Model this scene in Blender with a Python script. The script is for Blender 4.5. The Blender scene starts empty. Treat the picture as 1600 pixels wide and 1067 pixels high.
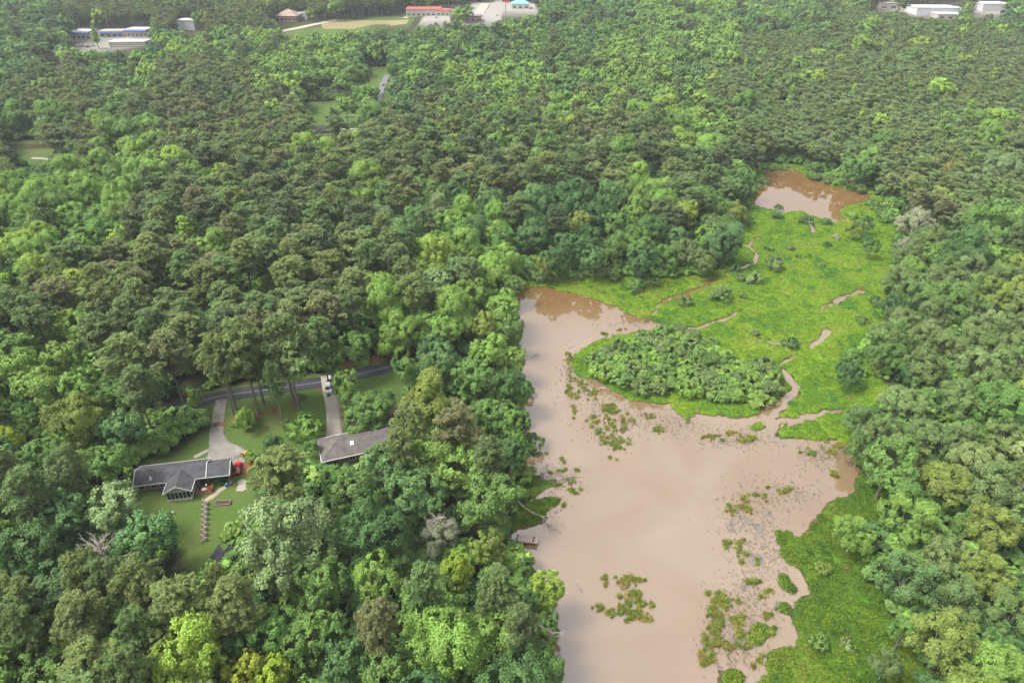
import bpy, math, random
import numpy as np
from mathutils import Vector, Matrix
R_ = math.radians
SC = bpy.context.scene
COL = SC.collection
# ------------------------------------------------------------------ camera, light, exposure
CAM_H, PITCH, FPX = 120.0, R_(31.5), 1066.67
cam_d = bpy.data.cameras.new('camera'); cam_d.lens = 24; cam_d.sensor_width = 36
cam_d.clip_end = 12000; cam_d.clip_start = 1
cam = bpy.data.objects.new('camera', cam_d); COL.objects.link(cam)
cam.location = (0, 0, CAM_H); cam.rotation_euler = (math.pi/2 - PITCH, 0, 0)
SC.camera = cam
W = bpy.data.worlds.new('World'); SC.world = W; W.use_nodes = True
wn = W.node_tree.nodes; wl = W.node_tree.links
sky = wn.new('ShaderNodeTexSky'); sky.sky_type = 'NISHITA'; sky.sun_disc = False
SUN_EL, SUN_AZ = R_(58), R_(-100)
sky.sun_elevation = SUN_EL; sky.sun_rotation = SUN_AZ; sky.dust_density = 6; sky.ozone_density = 1; sky.air_density = 1.2
hs = wn.new('ShaderNodeHueSaturation'); hs.inputs['Saturation'].default_value = 0.22
wl.new(sky.outputs[0], hs.inputs['Color']); wl.new(hs.outputs[0], wn['Background'].inputs[0])
wn['Background'].inputs[1].default_value = 0.15
sd = bpy.data.lights.new('sun', 'SUN'); sd.energy = 1.5; sd.angle = R_(14); sd.color = (1, .97, .92)
so = bpy.data.objects.new('sun', sd); COL.objects.link(so)
so.rotation_euler = (math.pi/2 - SUN_EL, 0, -SUN_AZ + math.pi)
SC.view_settings.view_transform = 'Standard'; SC.view_settings.look = 'None'
SC.view_settings.exposure = 1.1; SC.view_settings.gamma = 1
SC.cycles.max_bounces = 6; SC.cycles.diffuse_bounces = 4; SC.cycles.glossy_bounces = 2
SC.cycles.transmission_bounces = 2; SC.cycles.volume_bounces = 0; SC.cycles.use_denoising = True
SC.cycles.caustics_reflective = False; SC.cycles.caustics_refractive = False
SC.cycles.use_fast_gi = False

# ------------------------------------------------------------------ noise, terrain
def _h(ix, iy, s):
    n = (ix.astype(np.int64)*374761393 + iy.astype(np.int64)*668265263 + s*982451653) & 0x7fffffff
    n = ((n ^ (n >> 13))*1274126177) & 0x7fffffff
    return ((n ^ (n >> 16)) & 0xffff)/65535.0
def vnoise(x, y, s=0):
    x = np.asarray(x, float); y = np.asarray(y, float)
    ix = np.floor(x); iy = np.floor(y); fx = x-ix; fy = y-iy
    fx = fx*fx*(3-2*fx); fy = fy*fy*(3-2*fy)
    a = _h(ix, iy, s); b = _h(ix+1, iy, s); c = _h(ix, iy+1, s); d = _h(ix+1, iy+1, s)
    return (a+(b-a)*fx)*(1-fy)+(c+(d-c)*fx)*fy
def fbm(x, y, s=0, o=3):
    t = 0; a = .5; n = 0
    for k in range(o):
        t = t + a*vnoise(x*2**k, y*2**k, s+k); n += a; a *= .5
    return t/n*2-1
def sm(a, b, x):
    t = np.clip((x-a)/(b-a), 0, 1); return t*t*(3-2*t)
def ray(px, py):
    u = (px-800)/FPX; v = (533.5-py)/FPX
    return u, math.cos(PITCH)+v*math.sin(PITCH), -math.sin(PITCH)+v*math.cos(PITCH)
def G0(px, py, z=0.):
    d = ray(px, py); t = (z-CAM_H)/d[2]
    return t*d[0], t*d[1]
def proj(x, y, z):
    dz = z-CAM_H; dep = y*math.cos(PITCH)-dz*math.sin(PITCH); up = y*math.sin(PITCH)+dz*math.cos(PITCH)
    dep = np.maximum(dep, 1e-3)
    return 800+FPX*x/dep, 533.5-FPX*up/dep, dep
def poly_w(pl): return np.array([G0(a, b) for a, b in pl])
def sdf(x, y, P, closed=True):
    """distance to the polygon's edge, negative inside"""
    sh = np.shape(x); x = np.ravel(x).astype(float); y = np.ravel(y).astype(float)
    d2 = np.full(x.shape, 1e18); ins = np.zeros(x.shape, bool); n = len(P)
    for i in range(n if closed else n-1):
        ax, ay = P[i]; bx, by = P[(i+1) % n]; ex, ey = bx-ax, by-ay
        t = np.clip(((x-ax)*ex+(y-ay)*ey)/(ex*ex+ey*ey+1e-12), 0, 1)
        d2 = np.minimum(d2, (x-ax-t*ex)**2+(y-ay-t*ey)**2)
        if closed and ay != by:
            c = ((ay > y) != (by > y)) & (x < (bx-ax)*(y-ay)/(by-ay)+ax); ins ^= c
    d = np.sqrt(d2)
    return (np.where(ins, -d, d) if closed else d).reshape(sh)
def inpoly(px, py, P): return sdf(np.array(px, float), np.array(py, float), np.array(P, float)) < 0

WATER_PX = [(815,1600),(832,1067),(842,1000),(855,955),(845,905),(826,872),(800,862),(792,838),(800,832),(806,800),(800,770),(815,735),(826,715),(820,690),
 (812,665),(815,640),(808,610),(805,580),(808,560),(808,520),(803,490),(797,462),(812,451),(850,449),(885,456),(930,468),(965,480),(980,492),(1003,499),
 (1016,497),(1024,502),(1045,508),(1080,512),(1100,512),(1075,518),(1040,515),(1000,516),(965,524),(925,538),(900,555),(892,575),(907,590),(935,597),(958,612),(988,626),(1014,632),
 (1050,631),(1062,650),(1074,664),(1088,647),(1119,651),(1154,658),(1188,647),(1192,634),(1223,625),(1238,611),(1228,592),(1224,578),(1230,580),(1238,595),(1252,603),(1241,616),
 (1228,634),(1206,652),(1209,660),(1250,651),(1290,642),(1318,638),(1314,643),(1292,649),(1255,660),(1222,671),(1210,680),(1222,690),(1245,686),(1280,690),(1308,688),(1330,698),
 (1338,720),(1336,768),(1305,778),(1278,801),(1268,828),(1250,837),(1232,829),(1214,832),(1222,874),(1247,890),(1271,924),(1246,940),(1243,960),(1240,983),(1246,1005),(1222,1008),
 (1194,1024),(1200,1058),(1186,1090),(1170,1600)]
POND2_PX = [(1176,320),(1181,300),(1198,266),(1240,264),(1262,277),(1300,291),(1330,298),(1360,305),(1356,315),(1330,321),(1308,329),(1320,345),(1302,348),(1270,339),(1250,329),(1225,333),(1195,326)]
PATCH_PX = [[(1214,897),(1232,896),(1241,925),(1222,922)], [(1168,985),(1185,972),(1205,985),(1195,1010),(1178,1015),(1168,1000)],
 [(1120,1045),(1150,1040),(1162,1055),(1155,1078),(1125,1073)], [(1204,936),(1232,942),(1228,955),(1212,950)], [(780,728),(828,735),(850,748),(863,760),(842,768),(815,785),(780,792)],
 [(780,800),(828,786),(850,779),(868,776),(873,784),(850,800),(856,812),(838,821),(790,826)], [(1176,668),(1190,655),(1193,668),(1180,673)], [(1300,782),(1322,772),(1340,778),(1330,790)]]
STREAMS = [([(1016,497),(1028,475),(1052,464),(1090,452),(1110,440)],1.0), ([(1100,443),(1140,424),(1160,417),(1183,410),(1184,400),(1168,385),(1185,372)],1.0),
 ([(1283,480),(1300,475)],.8), ([(1308,471),(1330,462),(1347,454)],1.5), ([(1086,516),(1110,505),(1135,497),(1155,488)],.9), ([(1190,530),(1208,534),(1235,536),(1250,541)],1.2),
 ([(1268,541),(1280,530),(1298,517)],1.2), ([(1224,580),(1218,569),(1238,556)],.8), ([(1266,345),(1270,362)],1.2)]
WET_PX = [(1172,1600),(1460,1600),(1425,1060),(1400,960),(1350,900),(1345,850),(1415,800),(1410,775),(1350,768),(1345,700),(1350,640),(1388,625),(1362,600),(1345,560),(1380,500),
 (1392,440),(1390,400),(1400,370),(1376,330),(1370,300),(1300,283),(1250,260),(1192,256),(1168,300),(1156,330),(1150,370),(1145,410),(1110,430),(1060,436),(1000,440),(930,426),(850,426),
 (806,444),(802,470),(806,520),(803,580),(812,640),(812,690),(815,728),(786,735),(784,790),(792,850),(818,880),(850,925),(840,1000),(830,1067),(812,1600)]
SH = [(930,600,70,40,350),(960,650,60,50,400),(1050,660,70,20,260),(1150,685,80,18,320),(1290,710,50,25,320),(1170,800,60,60,350),(1200,860,50,40,220),(1170,940,60,70,380),(1150,1000,50,60,380),(870,750,40,30,200),(890,580,14,40,160),(1230,770,50,20,140),(845,800,40,20,90),(980,505,80,8,80)]
WATER = poly_w(WATER_PX); POND2 = poly_w(POND2_PX); WET = poly_w(WET_PX)
PATCH = [poly_w(p) for p in PATCH_PX]
STR = [(poly_w(p), w) for p, w in STREAMS]
def wetfield(x, y):
    s = np.minimum(sdf(x, y, WATER), sdf(x, y, POND2))
    for p in PATCH: s = np.maximum(s, -sdf(x, y, p))
    s = s+1.5*fbm(x/5, y/5, 5)+.5*fbm(x/1.7, y/1.7, 9, 2)
    for p, w in STR:
        s = np.minimum(s, sdf(x+1.6*fbm(x/6, y/6, 31, 2), y+1.6*fbm(x/6, y/6, 37, 2), p, False)-w*(.75+.5*fbm(x/4, y/4, 61, 2)))
    return s
def base_h(x, y):
    d = np.maximum(sdf(x, y, WET), 0)
    h = 5.5*(1-np.exp(-(d/55)**1.4))
    h = h+30*sm(420, 950, y)*sm(0, 60, d)+3.2*fbm(x/140, y/140, 3, 2)*sm(30, 160, d)
    h = h+1.2*sm(120, 150, y)*sm(-30, -60, x)*sm(260, 160, y)
    return h
def Th(x, y): return float(base_h(np.array([float(x)]), np.array([float(y)]))[0])
def Gt(px, py, dz=0.):
    """where the photograph's ray meets the ground raised by dz"""
    d = ray(px, py); ts = np.geomspace(90, 4000, 90)
    f = CAM_H+ts*d[2]-base_h(ts*d[0], ts*d[1])-dz
    k = int(np.argmax(f < 0)) if (f < 0).any() else 89
    a, b = ts[max(k-1, 0)], ts[k]
    for _ in range(2):
        tt = np.linspace(a, b, 24); f = CAM_H+tt*d[2]-base_h(tt*d[0], tt*d[1])-dz
        j = int(np.argmax(f < 0)) if (f < 0).any() else 23
        a, b = tt[max(j-1, 0)], tt[j]
    t = (a+b)/2
    return t*d[0], t*d[1]

# ------------------------------------------------------------------ helpers
def socket(n, k): return n.inputs[k]
def newmat(name):
    m = bpy.data.materials.new(name); m.use_nodes = True
    return m, m.node_tree.nodes, m.node_tree.links, m.node_tree.nodes['Principled BSDF']
def mat(name, col, rough=.7, var=.15, scale=3., spec=.3, metal=0., bump=0.):
    m, n, l, b = newmat(name)
    b.inputs['Roughness'].default_value = rough; b.inputs['Specular IOR Level'].default_value = spec; b.inputs['Metallic'].default_value = metal
    tc = n.new('ShaderNodeTexCoord'); nz = n.new('ShaderNodeTexNoise'); nz.inputs['Scale'].default_value = scale; nz.inputs['Detail'].default_value = 5
    l.new(tc.outputs['Object'], nz.inputs['Vector'])
    r = n.new('ShaderNodeMix'); r.data_type = 'RGBA'
    r.inputs[6].default_value = (*[c*(1-var) for c in col], 1); r.inputs[7].default_value = (*[min(1, c*(1+var)) for c in col], 1)
    l.new(nz.outputs['Fac'], r.inputs[0]); l.new(r.outputs[2], b.inputs['Base Color'])
    if bump:
        bp = n.new('ShaderNodeBump'); bp.inputs['Distance'].default_value = bump; l.new(nz.outputs['Fac'], bp.inputs['Height']); l.new(bp.outputs[0], b.inputs['Normal'])
    return m
def add_mesh(name, V, F, mats=(), fmat=None, smooth=False):
    V = np.asarray(V, np.float32).reshape(-1, 3)
    me = bpy.data.meshes.new(name)
    if isinstance(F, np.ndarray):
        k = F.shape[1]
        me.vertices.add(len(V)); me.vertices.foreach_set('co', V.ravel())
        me.loops.add(F.size); me.loops.foreach_set('vertex_index', F.ravel().astype(np.int32))
        me.polygons.add(len(F)); me.polygons.foreach_set('loop_start', np.arange(0, F.size, k, dtype=np.int32))
        me.update(calc_edges=True)
    else:
        me.from_pydata([tuple(v) for v in V], [], F); me.update()
    for m in mats: me.materials.append(m)
    if fmat is not None: me.polygons.foreach_set('material_index', np.asarray(fmat, np.int32))
    if smooth: me.polygons.foreach_set('use_smooth', np.ones(len(me.polygons), bool))
    me.update(); return me
def tag(o, label=None, cat=None, group=None, kind=None):
    if label: o['label'] = label
    if cat: o['category'] = cat
    if group: o['group'] = group
    if kind: o['kind'] = kind
    return o
def link(name, me, parent=None, loc=(0,0,0), rz=0):
    o = bpy.data.objects.new(name, me); COL.objects.link(o); o.location = loc; o.rotation_euler = (0, 0, rz)
    if parent: o.parent = parent
    return o
def thing(name, label, cat, loc, rz=0., group=None):
    return tag(link(name, None, None, loc, rz), label, cat, group)
class MB:
    def __init__(s): s.v = []; s.f = []
    def poly(s, pts):
        k = len(s.v); s.v += [tuple(p) for p in pts]; s.f.append(tuple(range(k, k+len(pts)))); return s
    def hexa(s, b, t):
        k = len(s.v); s.v += [tuple(p) for p in b]+[tuple(p) for p in t]; n = len(b)
        s.f.append(tuple(k+i for i in reversed(range(n)))); s.f.append(tuple(k+n+i for i in range(n)))
        for i in range(n): j = (i+1) % n; s.f.append((k+i, k+j, k+n+j, k+n+i))
        return s
    def box(s, x0, x1, y0, y1, z0, z1, tp=0.):
        return s.hexa([(x0,y0,z0),(x1,y0,z0),(x1,y1,z0),(x0,y1,z0)], [(x0+tp,y0+tp,z1),(x1-tp,y0+tp,z1),(x1-tp,y1-tp,z1),(x0+tp,y1-tp,z1)])
    def bar(s, a, b, w, h=None):
        a = Vector(a); b = Vector(b); h = h or w; d = (b-a).normalized()
        u = Vector((0,0,1)) if abs(d.z) < .95 else Vector((0,1,0)); x = d.cross(u).normalized()*w/2; y = x.cross(d).normalized()*h/2
        return s.hexa([a-x-y, a+x-y, a+x+y, a-x+y], [b-x-y, b+x-y, b+x+y, b-x+y])
    def tube(s, pts, rad, n=7):
        k0 = len(s.v)
        for i, p in enumerate(pts):
            p = Vector(p); q = Vector(pts[min(i+1, len(pts)-1)])-Vector(pts[max(i-1, 0)]); q.normalize()
            u = Vector((0,0,1)) if abs(q.z) < .9 else Vector((1,0,0)); x = q.cross(u).normalized(); y = x.cross(q)
            for j in range(n):
                a = 2*math.pi*j/n; s.v.append(tuple(p+(x*math.cos(a)+y*math.sin(a))*rad[i]))
        for i in range(len(pts)-1):
            for j in range(n):
                a = k0+i*n+j; b = k0+i*n+(j+1) % n; s.f.append((a, b, b+n, a+n))
        s.f.append(tuple(k0+j for j in range(n))); s.f.append(tuple(k0+(len(pts)-1)*n+j for j in reversed(range(n))))
        return s
    def mesh(s, name, m): return add_mesh(name, s.v, s.f, [m] if m else [])
    def build(s, name, m, parent=None, loc=(0,0,0), rz=0): return link(name, s.mesh(name, m), parent, loc, rz)

# ------------------------------------------------------------------ haze
def haze():
    m = bpy.data.materials.new('air'); m.use_nodes = True; n = m.node_tree.nodes; n.clear()
    o = n.new('ShaderNodeOutputMaterial'); v = n.new('ShaderNodeVolumePrincipled')
    v.inputs['Color'].default_value = (.86, .92, 1, 1); v.inputs['Density'].default_value = .00011; v.inputs['Anisotropy'].default_value = 0
    m.node_tree.links.new(v.outputs[0], o.inputs['Volume'])
    b = MB(); b.box(-3600, 3600, -900, 5200, -8, 135); ob = b.build('haze', m); tag(ob, kind='stuff')
haze()

# ------------------------------------------------------------------ setting: ground, water
def axis(fine0, fine1, st, lo, hi):
    a = list(np.arange(fine0, fine1+1e-6, st)); s = st; x = a[-1]
    while x < hi: s = min(s*1.18, 60); x += s; a.append(x)
    s = st; x = a[0]; b = []
    while x > lo: s = min(s*1.18, 60); x -= s; b.append(x)
    return np.array(b[::-1]+a)
YARD_PX = [(195,770),(212,722),(250,712),(290,700),(328,668),(330,640),(275,640),(270,628),(345,608),(500,583),(540,572),(640,556),(632,590),(640,665),(610,700),(565,740),(490,730),
 (405,735),(395,800),(355,860),(345,905),(300,900),(240,830),(200,800)]
ROAD_PX = [(215,656),(285,635),(345,620),(420,610),(500,599),(560,586),(625,570),(700,551)]
YARD = np.array([Gt(*p) for p in YARD_PX])
LAWNS = [np.array([Gt(*p) for p in q]) for q in
  [[(12,222),(60,220),(82,235),(84,262),(55,266),(12,255)], [(478,160),(565,158),(566,222),(478,216)], [(425,42),(480,38),(640,22),(650,40),(560,52),(430,56)], [(560,105),(612,105),(615,170),(575,170)]]]
LOTS = [np.array([Gt(*p) for p in q]) for q in
  [[(110,52),(240,46),(236,72),(215,84),(112,84)], [(278,42),(316,40),(314,56),(280,56)], [(635,20),(700,16),(780,0),(840,8),(840,26),(720,36),(640,32)], [(1380,12),(1495,10),(1500,34),(1420,28)], [(1518,8),(1575,6),(1575,22),(1518,24)]]]
def ground():
    xs = axis(-105, 185, .8, -3400, 3400); ys = axis(34, 425, .8, -700, 5000)
    X, Y = np.meshgrid(xs, ys); s = wetfield(X, Y); d = sdf(X, Y, WET); inn = d < 0
    h = base_h(X, Y)
    wl_ = np.where(s < 0, -.6*np.tanh(-s/1.4), .28*np.tanh(s/1.2)+.16*fbm(X/2.2, Y/2.2, 11)*np.tanh(np.maximum(s, 0)/2))
    sh = np.zeros_like(X)
    for cx, cy, rx, ry, _ in SH:
        a = G0(cx-rx, cy); b_ = G0(cx+rx, cy); c_ = G0(cx, cy-ry); e_ = G0(cx, cy+ry); q = G0(cx, cy); ra = (b_[0]-a[0])/2; rb = (c_[1]-e_[1])/2
        sh = np.maximum(sh, 1-sm(.55, 1.05, np.sqrt(((X-q[0]-(Y-q[1])*q[0]/q[1])/ra)**2+((Y-q[1])/rb)**2)+.5*fbm(X/7, Y/7, 51)))
    silt = sh*(s < .2)
    wl_ = np.where(s < 0, wl_*(1-sh)+sh*(-.04+.14*fbm(X/2.6, Y/4.5, 53, 4)), wl_)
    Z = h*sm(0, 6, d)+wl_*(1-sm(3, 14, d))+.3*sm(3, 14, d)
    n = len(xs); m = len(ys); i = np.arange(n*m).reshape(m, n)
    F = np.stack([i[:-1,:-1], i[:-1,1:], i[1:,1:], i[1:,:-1]], -1).reshape(-1, 4)
    me = add_mesh('ground', np.stack([X, Y, Z], -1).reshape(-1, 3), F, smooth=True)
    mead = (1-sm(-2, 7, d+3*fbm(X/9, Y/9, 21)))*sm(.2, 1.2, s)
    yd = sdf(X, Y, YARD); lawn = 1-sm(-1.5, 1.5, yd+1.5*fbm(X/5, Y/5, 4))
    for L in LAWNS: lawn = np.maximum(lawn, 1-sm(-1, 1, sdf(X, Y, L)))
    lot = np.zeros_like(X)
    for L in LOTS: lot = np.maximum(lot, 1-sm(-1, 1, sdf(X, Y, L)))
    mud = (1-sm(.1, 1.6, np.abs(s+.4)))*(d < 4)*sm(-.25, .25, fbm(X/14, Y/14, 77))
    for k, a in (('w_meadow', mead), ('w_lawn', lawn), ('w_mud', mud), ('w_silt', silt), ('w_lot', lot)):
        at = me.attributes.new(k, 'FLOAT', 'POINT'); at.data.foreach_set('value', a.ravel().astype(np.float32))
    m_, nn, l, b = newmat('ground'); b.inputs['Roughness'].default_value = .95; b.inputs['Specular IOR Level'].default_value = .1
    geo = nn.new('ShaderNodeNewGeometry')
    def noise(sc, det=6):
        z = nn.new('ShaderNodeTexNoise'); z.inputs['Scale'].default_value = sc; z.inputs['Detail'].default_value = det; l.new(geo.outputs['Position'], z.inputs['Vector']); return z.outputs['Fac']
    def ramp(f, cs):
        r = nn.new('ShaderNodeValToRGB'); l.new(f, r.inputs[0]); e = r.color_ramp.elements
        while len(e) < len(cs): e.new(.5)
        for q, (p, c) in zip(e, cs): q.position = p; q.color = (*c, 1)
        return r.outputs[0]
    def mix(f, a, b_):
        x = nn.new('ShaderNodeMix'); x.data_type = 'RGBA'; l.new(f, x.inputs[0]); l.new(a, x.inputs[6]); l.new(b_, x.inputs[7]); return x.outputs[2]
    def att(k):
        x = nn.new('ShaderNodeAttribute'); x.attribute_name = k; return x.outputs['Fac']
    n1, n2, n3 = noise(.35), noise(1.7), noise(.09, 4)
    floor = ramp(n1, [(.35, (0.022,0.025,0.013)), (.5, (0.032,0.047,0.016)), (.64, (0.072,0.040,0.022)), (.75, (0.032,0.050,0.014))])
    lawnc = ramp(n3, [(.3, (0.059,0.104,0.022)), (.5, (0.076,0.121,0.027)), (.66, (0.107,0.130,0.036)), (.8, (0.144,0.107,0.054))])
    lawn2 = ramp(n2, [(.3, (0.045,0.090,0.018)), (.7, (0.090,0.135,0.031))])
    mx = nn.new('ShaderNodeMix'); mx.data_type = 'RGBA'; mx.inputs[0].default_value = .4; l.new(lawnc, mx.inputs[6]); l.new(lawn2, mx.inputs[7])
    meadc = ramp(n1, [(.3, (0.036,0.094,0.009)), (.5, (0.058,0.137,0.011)), (.68, (0.079,0.158,0.014)), (.82, (0.094,0.108,0.029))])
    mudc = ramp(n2, [(.3, (0.101,0.054,0.029)), (.6, (0.144,0.079,0.043)), (.8, (0.079,0.072,0.036))])
    lotc = ramp(n2, [(.3, (0.216,0.202,0.180)), (.7, (0.302,0.288,0.259))])
    c = mix(att('w_lawn'), floor, mx.outputs[2]); c = mix(att('w_lot'), c, lotc); c = mix(att('w_meadow'), c, meadc); c = mix(att('w_mud'), c, mudc); c = mix(att('w_silt'), c, ramp(n2, [(.3, (.14,.105,.085)), (.5, (.19,.155,.14)), (.7, (.10,.10,.06))]))
    l.new(c, b.inputs['Base Color'])
    bp = nn.new('ShaderNodeBump'); bp.inputs['Distance'].default_value = .25; bp.inputs['Strength'].default_value = .8; l.new(n2, bp.inputs['Height']); l.new(bp.outputs[0], b.inputs['Normal'])
    me.materials.append(m_); o = link('ground', me); tag(o, kind='structure')
ground()
def water():
    m, n, l, b = newmat('muddy water'); geo = n.new('ShaderNodeNewGeometry')
    z = n.new('ShaderNodeTexNoise'); z.inputs['Scale'].default_value = .03; z.inputs['Detail'].default_value = 6; z.inputs['Distortion'].default_value = 1.2
    l.new(geo.outputs['Position'], z.inputs['Vector'])
    r = n.new('ShaderNodeValToRGB'); e = r.color_ramp.elements
    e[0].position = .32; e[0].color = (.178,.113,.06,1); e[1].position = .68; e[1].color = (.218,.153,.094,1)
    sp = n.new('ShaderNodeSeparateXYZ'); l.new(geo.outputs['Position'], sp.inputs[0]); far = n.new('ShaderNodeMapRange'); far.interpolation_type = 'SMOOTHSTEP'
    far.inputs[1].default_value = 190; far.inputs[2].default_value = 235; l.new(sp.outputs['Y'], far.inputs[0]); mx = n.new('ShaderNodeMix'); mx.data_type = 'RGBA'; mx.inputs[7].default_value = (.16,.09,.034,1)  # browner base in cove and upper pond paints in the reflected trees
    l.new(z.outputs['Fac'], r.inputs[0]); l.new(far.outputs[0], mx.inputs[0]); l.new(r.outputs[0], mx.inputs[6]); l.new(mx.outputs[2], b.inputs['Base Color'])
    b.inputs['Roughness'].default_value = .03; b.inputs['IOR'].default_value = 2.6; b.inputs['Specular IOR Level'].default_value = .5
    w = n.new('ShaderNodeTexNoise'); w.inputs['Scale'].default_value = .9; w.inputs['Detail'].default_value = 4; l.new(geo.outputs['Position'], w.inputs['Vector'])
    bp = n.new('ShaderNodeBump'); bp.inputs['Strength'].default_value = .12; bp.inputs['Distance'].default_value = .05; l.new(w.outputs['Fac'], bp.inputs['Height']); l.new(bp.outputs[0], b.inputs['Normal'])
    b_ = MB(); x0, y0, x1, y1 = WET[:,0].min()-3, 26, WET[:,0].max()+2, WET[:,1].max()+2
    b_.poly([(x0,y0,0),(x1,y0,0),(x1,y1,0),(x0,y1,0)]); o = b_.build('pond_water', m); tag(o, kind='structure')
water()
# ------------------------------------------------------------------ materials of built things
def shingle(name, col):
    m, n, l, b = newmat(name); b.inputs['Roughness'].default_value = .9; b.inputs['Specular IOR Level'].default_value = .2
    tc = n.new('ShaderNodeTexCoord'); w = n.new('ShaderNodeTexBrick'); w.inputs['Scale'].default_value = 1.; w.inputs['Brick Width'].default_value = .9; w.inputs['Row Height'].default_value = .3
    w.inputs['Mortar Size'].default_value = .02; w.inputs['Color1'].default_value = (*[c*.85 for c in col], 1); w.inputs['Color2'].default_value = (*[c*1.1 for c in col], 1); w.inputs['Mortar'].default_value = (*[c*.6 for c in col], 1)
    z = n.new('ShaderNodeTexNoise'); z.inputs['Scale'].default_value = .6; z.inputs['Detail'].default_value = 6
    l.new(tc.outputs['Object'], w.inputs['Vector']); l.new(tc.outputs['Object'], z.inputs['Vector'])
    x = n.new('ShaderNodeMix'); x.data_type = 'RGBA'; x.blend_type = 'MULTIPLY'; x.inputs[0].default_value = 1
    r = n.new('ShaderNodeMapRange'); r.inputs[1].default_value = .3; r.inputs[2].default_value = .7; r.inputs[3].default_value = .72; r.inputs[4].default_value = 1.2; l.new(z.outputs['Fac'], r.inputs[0])
    l.new(w.outputs['Color'], x.inputs[6]); l.new(r.outputs[0], x.inputs[7]); l.new(x.outputs[2], b.inputs['Base Color']); return m
def brickmat(name, c1, c2, mor):
    m, n, l, b = newmat(name); b.inputs['Roughness'].default_value = .9
    tc = n.new('ShaderNodeTexCoord'); w = n.new('ShaderNodeTexBrick'); w.inputs['Scale'].default_value = 4
    for k, c in (('Color1', c1), ('Color2', c2), ('Mortar', mor)): w.inputs[k].default_value = (*c, 1)
    mp = n.new('ShaderNodeMapping'); mp.inputs['Rotation'].default_value = (math.pi/2, 0, 0); l.new(tc.outputs['Object'], mp.inputs[0]); l.new(mp.outputs[0], w.inputs['Vector']); l.new(w.outputs['Color'], b.inputs['Base Color']); return m
M = dict(roof=shingle('grey shingles', (.078,.077,.082)), roof2=shingle('taupe shingles', (.13,.113,.105)), roofd=shingle('dark slate shingles', (0.043,0.040,0.049)),
 brick=brickmat('red brown brick', (0.173,0.086,0.061), (0.216,0.122,0.086), (0.252,0.230,0.209)), white=mat('white paint', (0.540,0.540,0.526), .5, .06), siding=mat('grey siding', (0.144,0.137,0.130), .8, .15),
 screen=mat('insect screen', (0.022,0.023,0.025), .6, .2), glass=mat('window glass', (0.022,0.029,0.036), .08, .1, spec=.8), deck=mat('cedar deck boards', (0.245,0.122,0.065), .7, .25, 6), wood=mat('weathered grey wood', (0.259,0.216,0.187), .85, .25, 5),
 pinkwood=mat('sun bleached pinkish boards', (0.346,0.252,0.230), .8, .15, 4), concrete=mat('stained concrete', (.20,.185,.16), .9, .6, .35), concw=mat('pale concrete', (0.302,0.274,0.230), .9, .3, .5), path=mat('flagstones', (0.302,0.245,0.173), .9, .3, 2),
 asphalt=mat('asphalt', (0.040,0.041,0.048), .85, .25, .6), line=mat('faded road paint', (0.288,0.288,0.302), .8, .3, 3), soil=mat('garden soil', (0.065,0.036,0.025), 1, .4, 3), mulch=mat('pine straw mulch', (0.173,0.065,0.029), 1, .35, 1.5),
 red=mat('red car paint', (0.396,0.022,0.025), .25, .03, spec=.6), carwhite=mat('white car paint', (0.540,0.547,0.562), .25, .03, spec=.6), silver=mat('grey car paint', (0.158,0.173,0.194), .3, .05, metal=.5), blue=mat('blue car paint', (0.043,0.072,0.180), .3, .05), black=mat('black rubber', (0.014,0.014,0.014), .8, .2),
 chrome=mat('light metal', (0.360,0.360,0.374), .35, .1, metal=.8), lamp=mat('lamp lens', (0.576,0.562,0.504), .1, .05), yellow=mat('yellow paint', (0.540,0.360,0.014), .4, .08), tarp=mat('blue plastic', (0.036,0.180,0.360), .5, .1), orange=mat('rust orange', (0.360,0.158,0.043), .8, .3),
 metalroof=mat('white metal roof', (0.518,0.518,0.518), .5, .08, .3), shopwall=mat('cream wall', (0.396,0.360,0.310), .85, .1), blueband=mat('blue awning', (0.058,0.144,0.346), .6, .1), redroof=mat('coral red roof', (0.446,0.094,0.072), .7, .1, .4), tealroof=mat('teal metal roof', (0.180,0.374,0.346), .5, .1),
 brownroof=mat('brown membrane roof', (0.216,0.180,0.158), .9, .15, .4), tanbrick=mat('pinkish tan brick', (0.302,0.216,0.180), .9, .12), signred=mat('red sign panel', (0.468,0.036,0.043), .5, .05), lane=mat('worn grey asphalt', (.15,.15,.16), .9, .2, .4), dryfield=mat('dry yellow field', (.20,.17,.08), 1, .3, .05), dirt=mat('pale dirt road', (0.360,0.302,0.245), .95, .15, .3))
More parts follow.
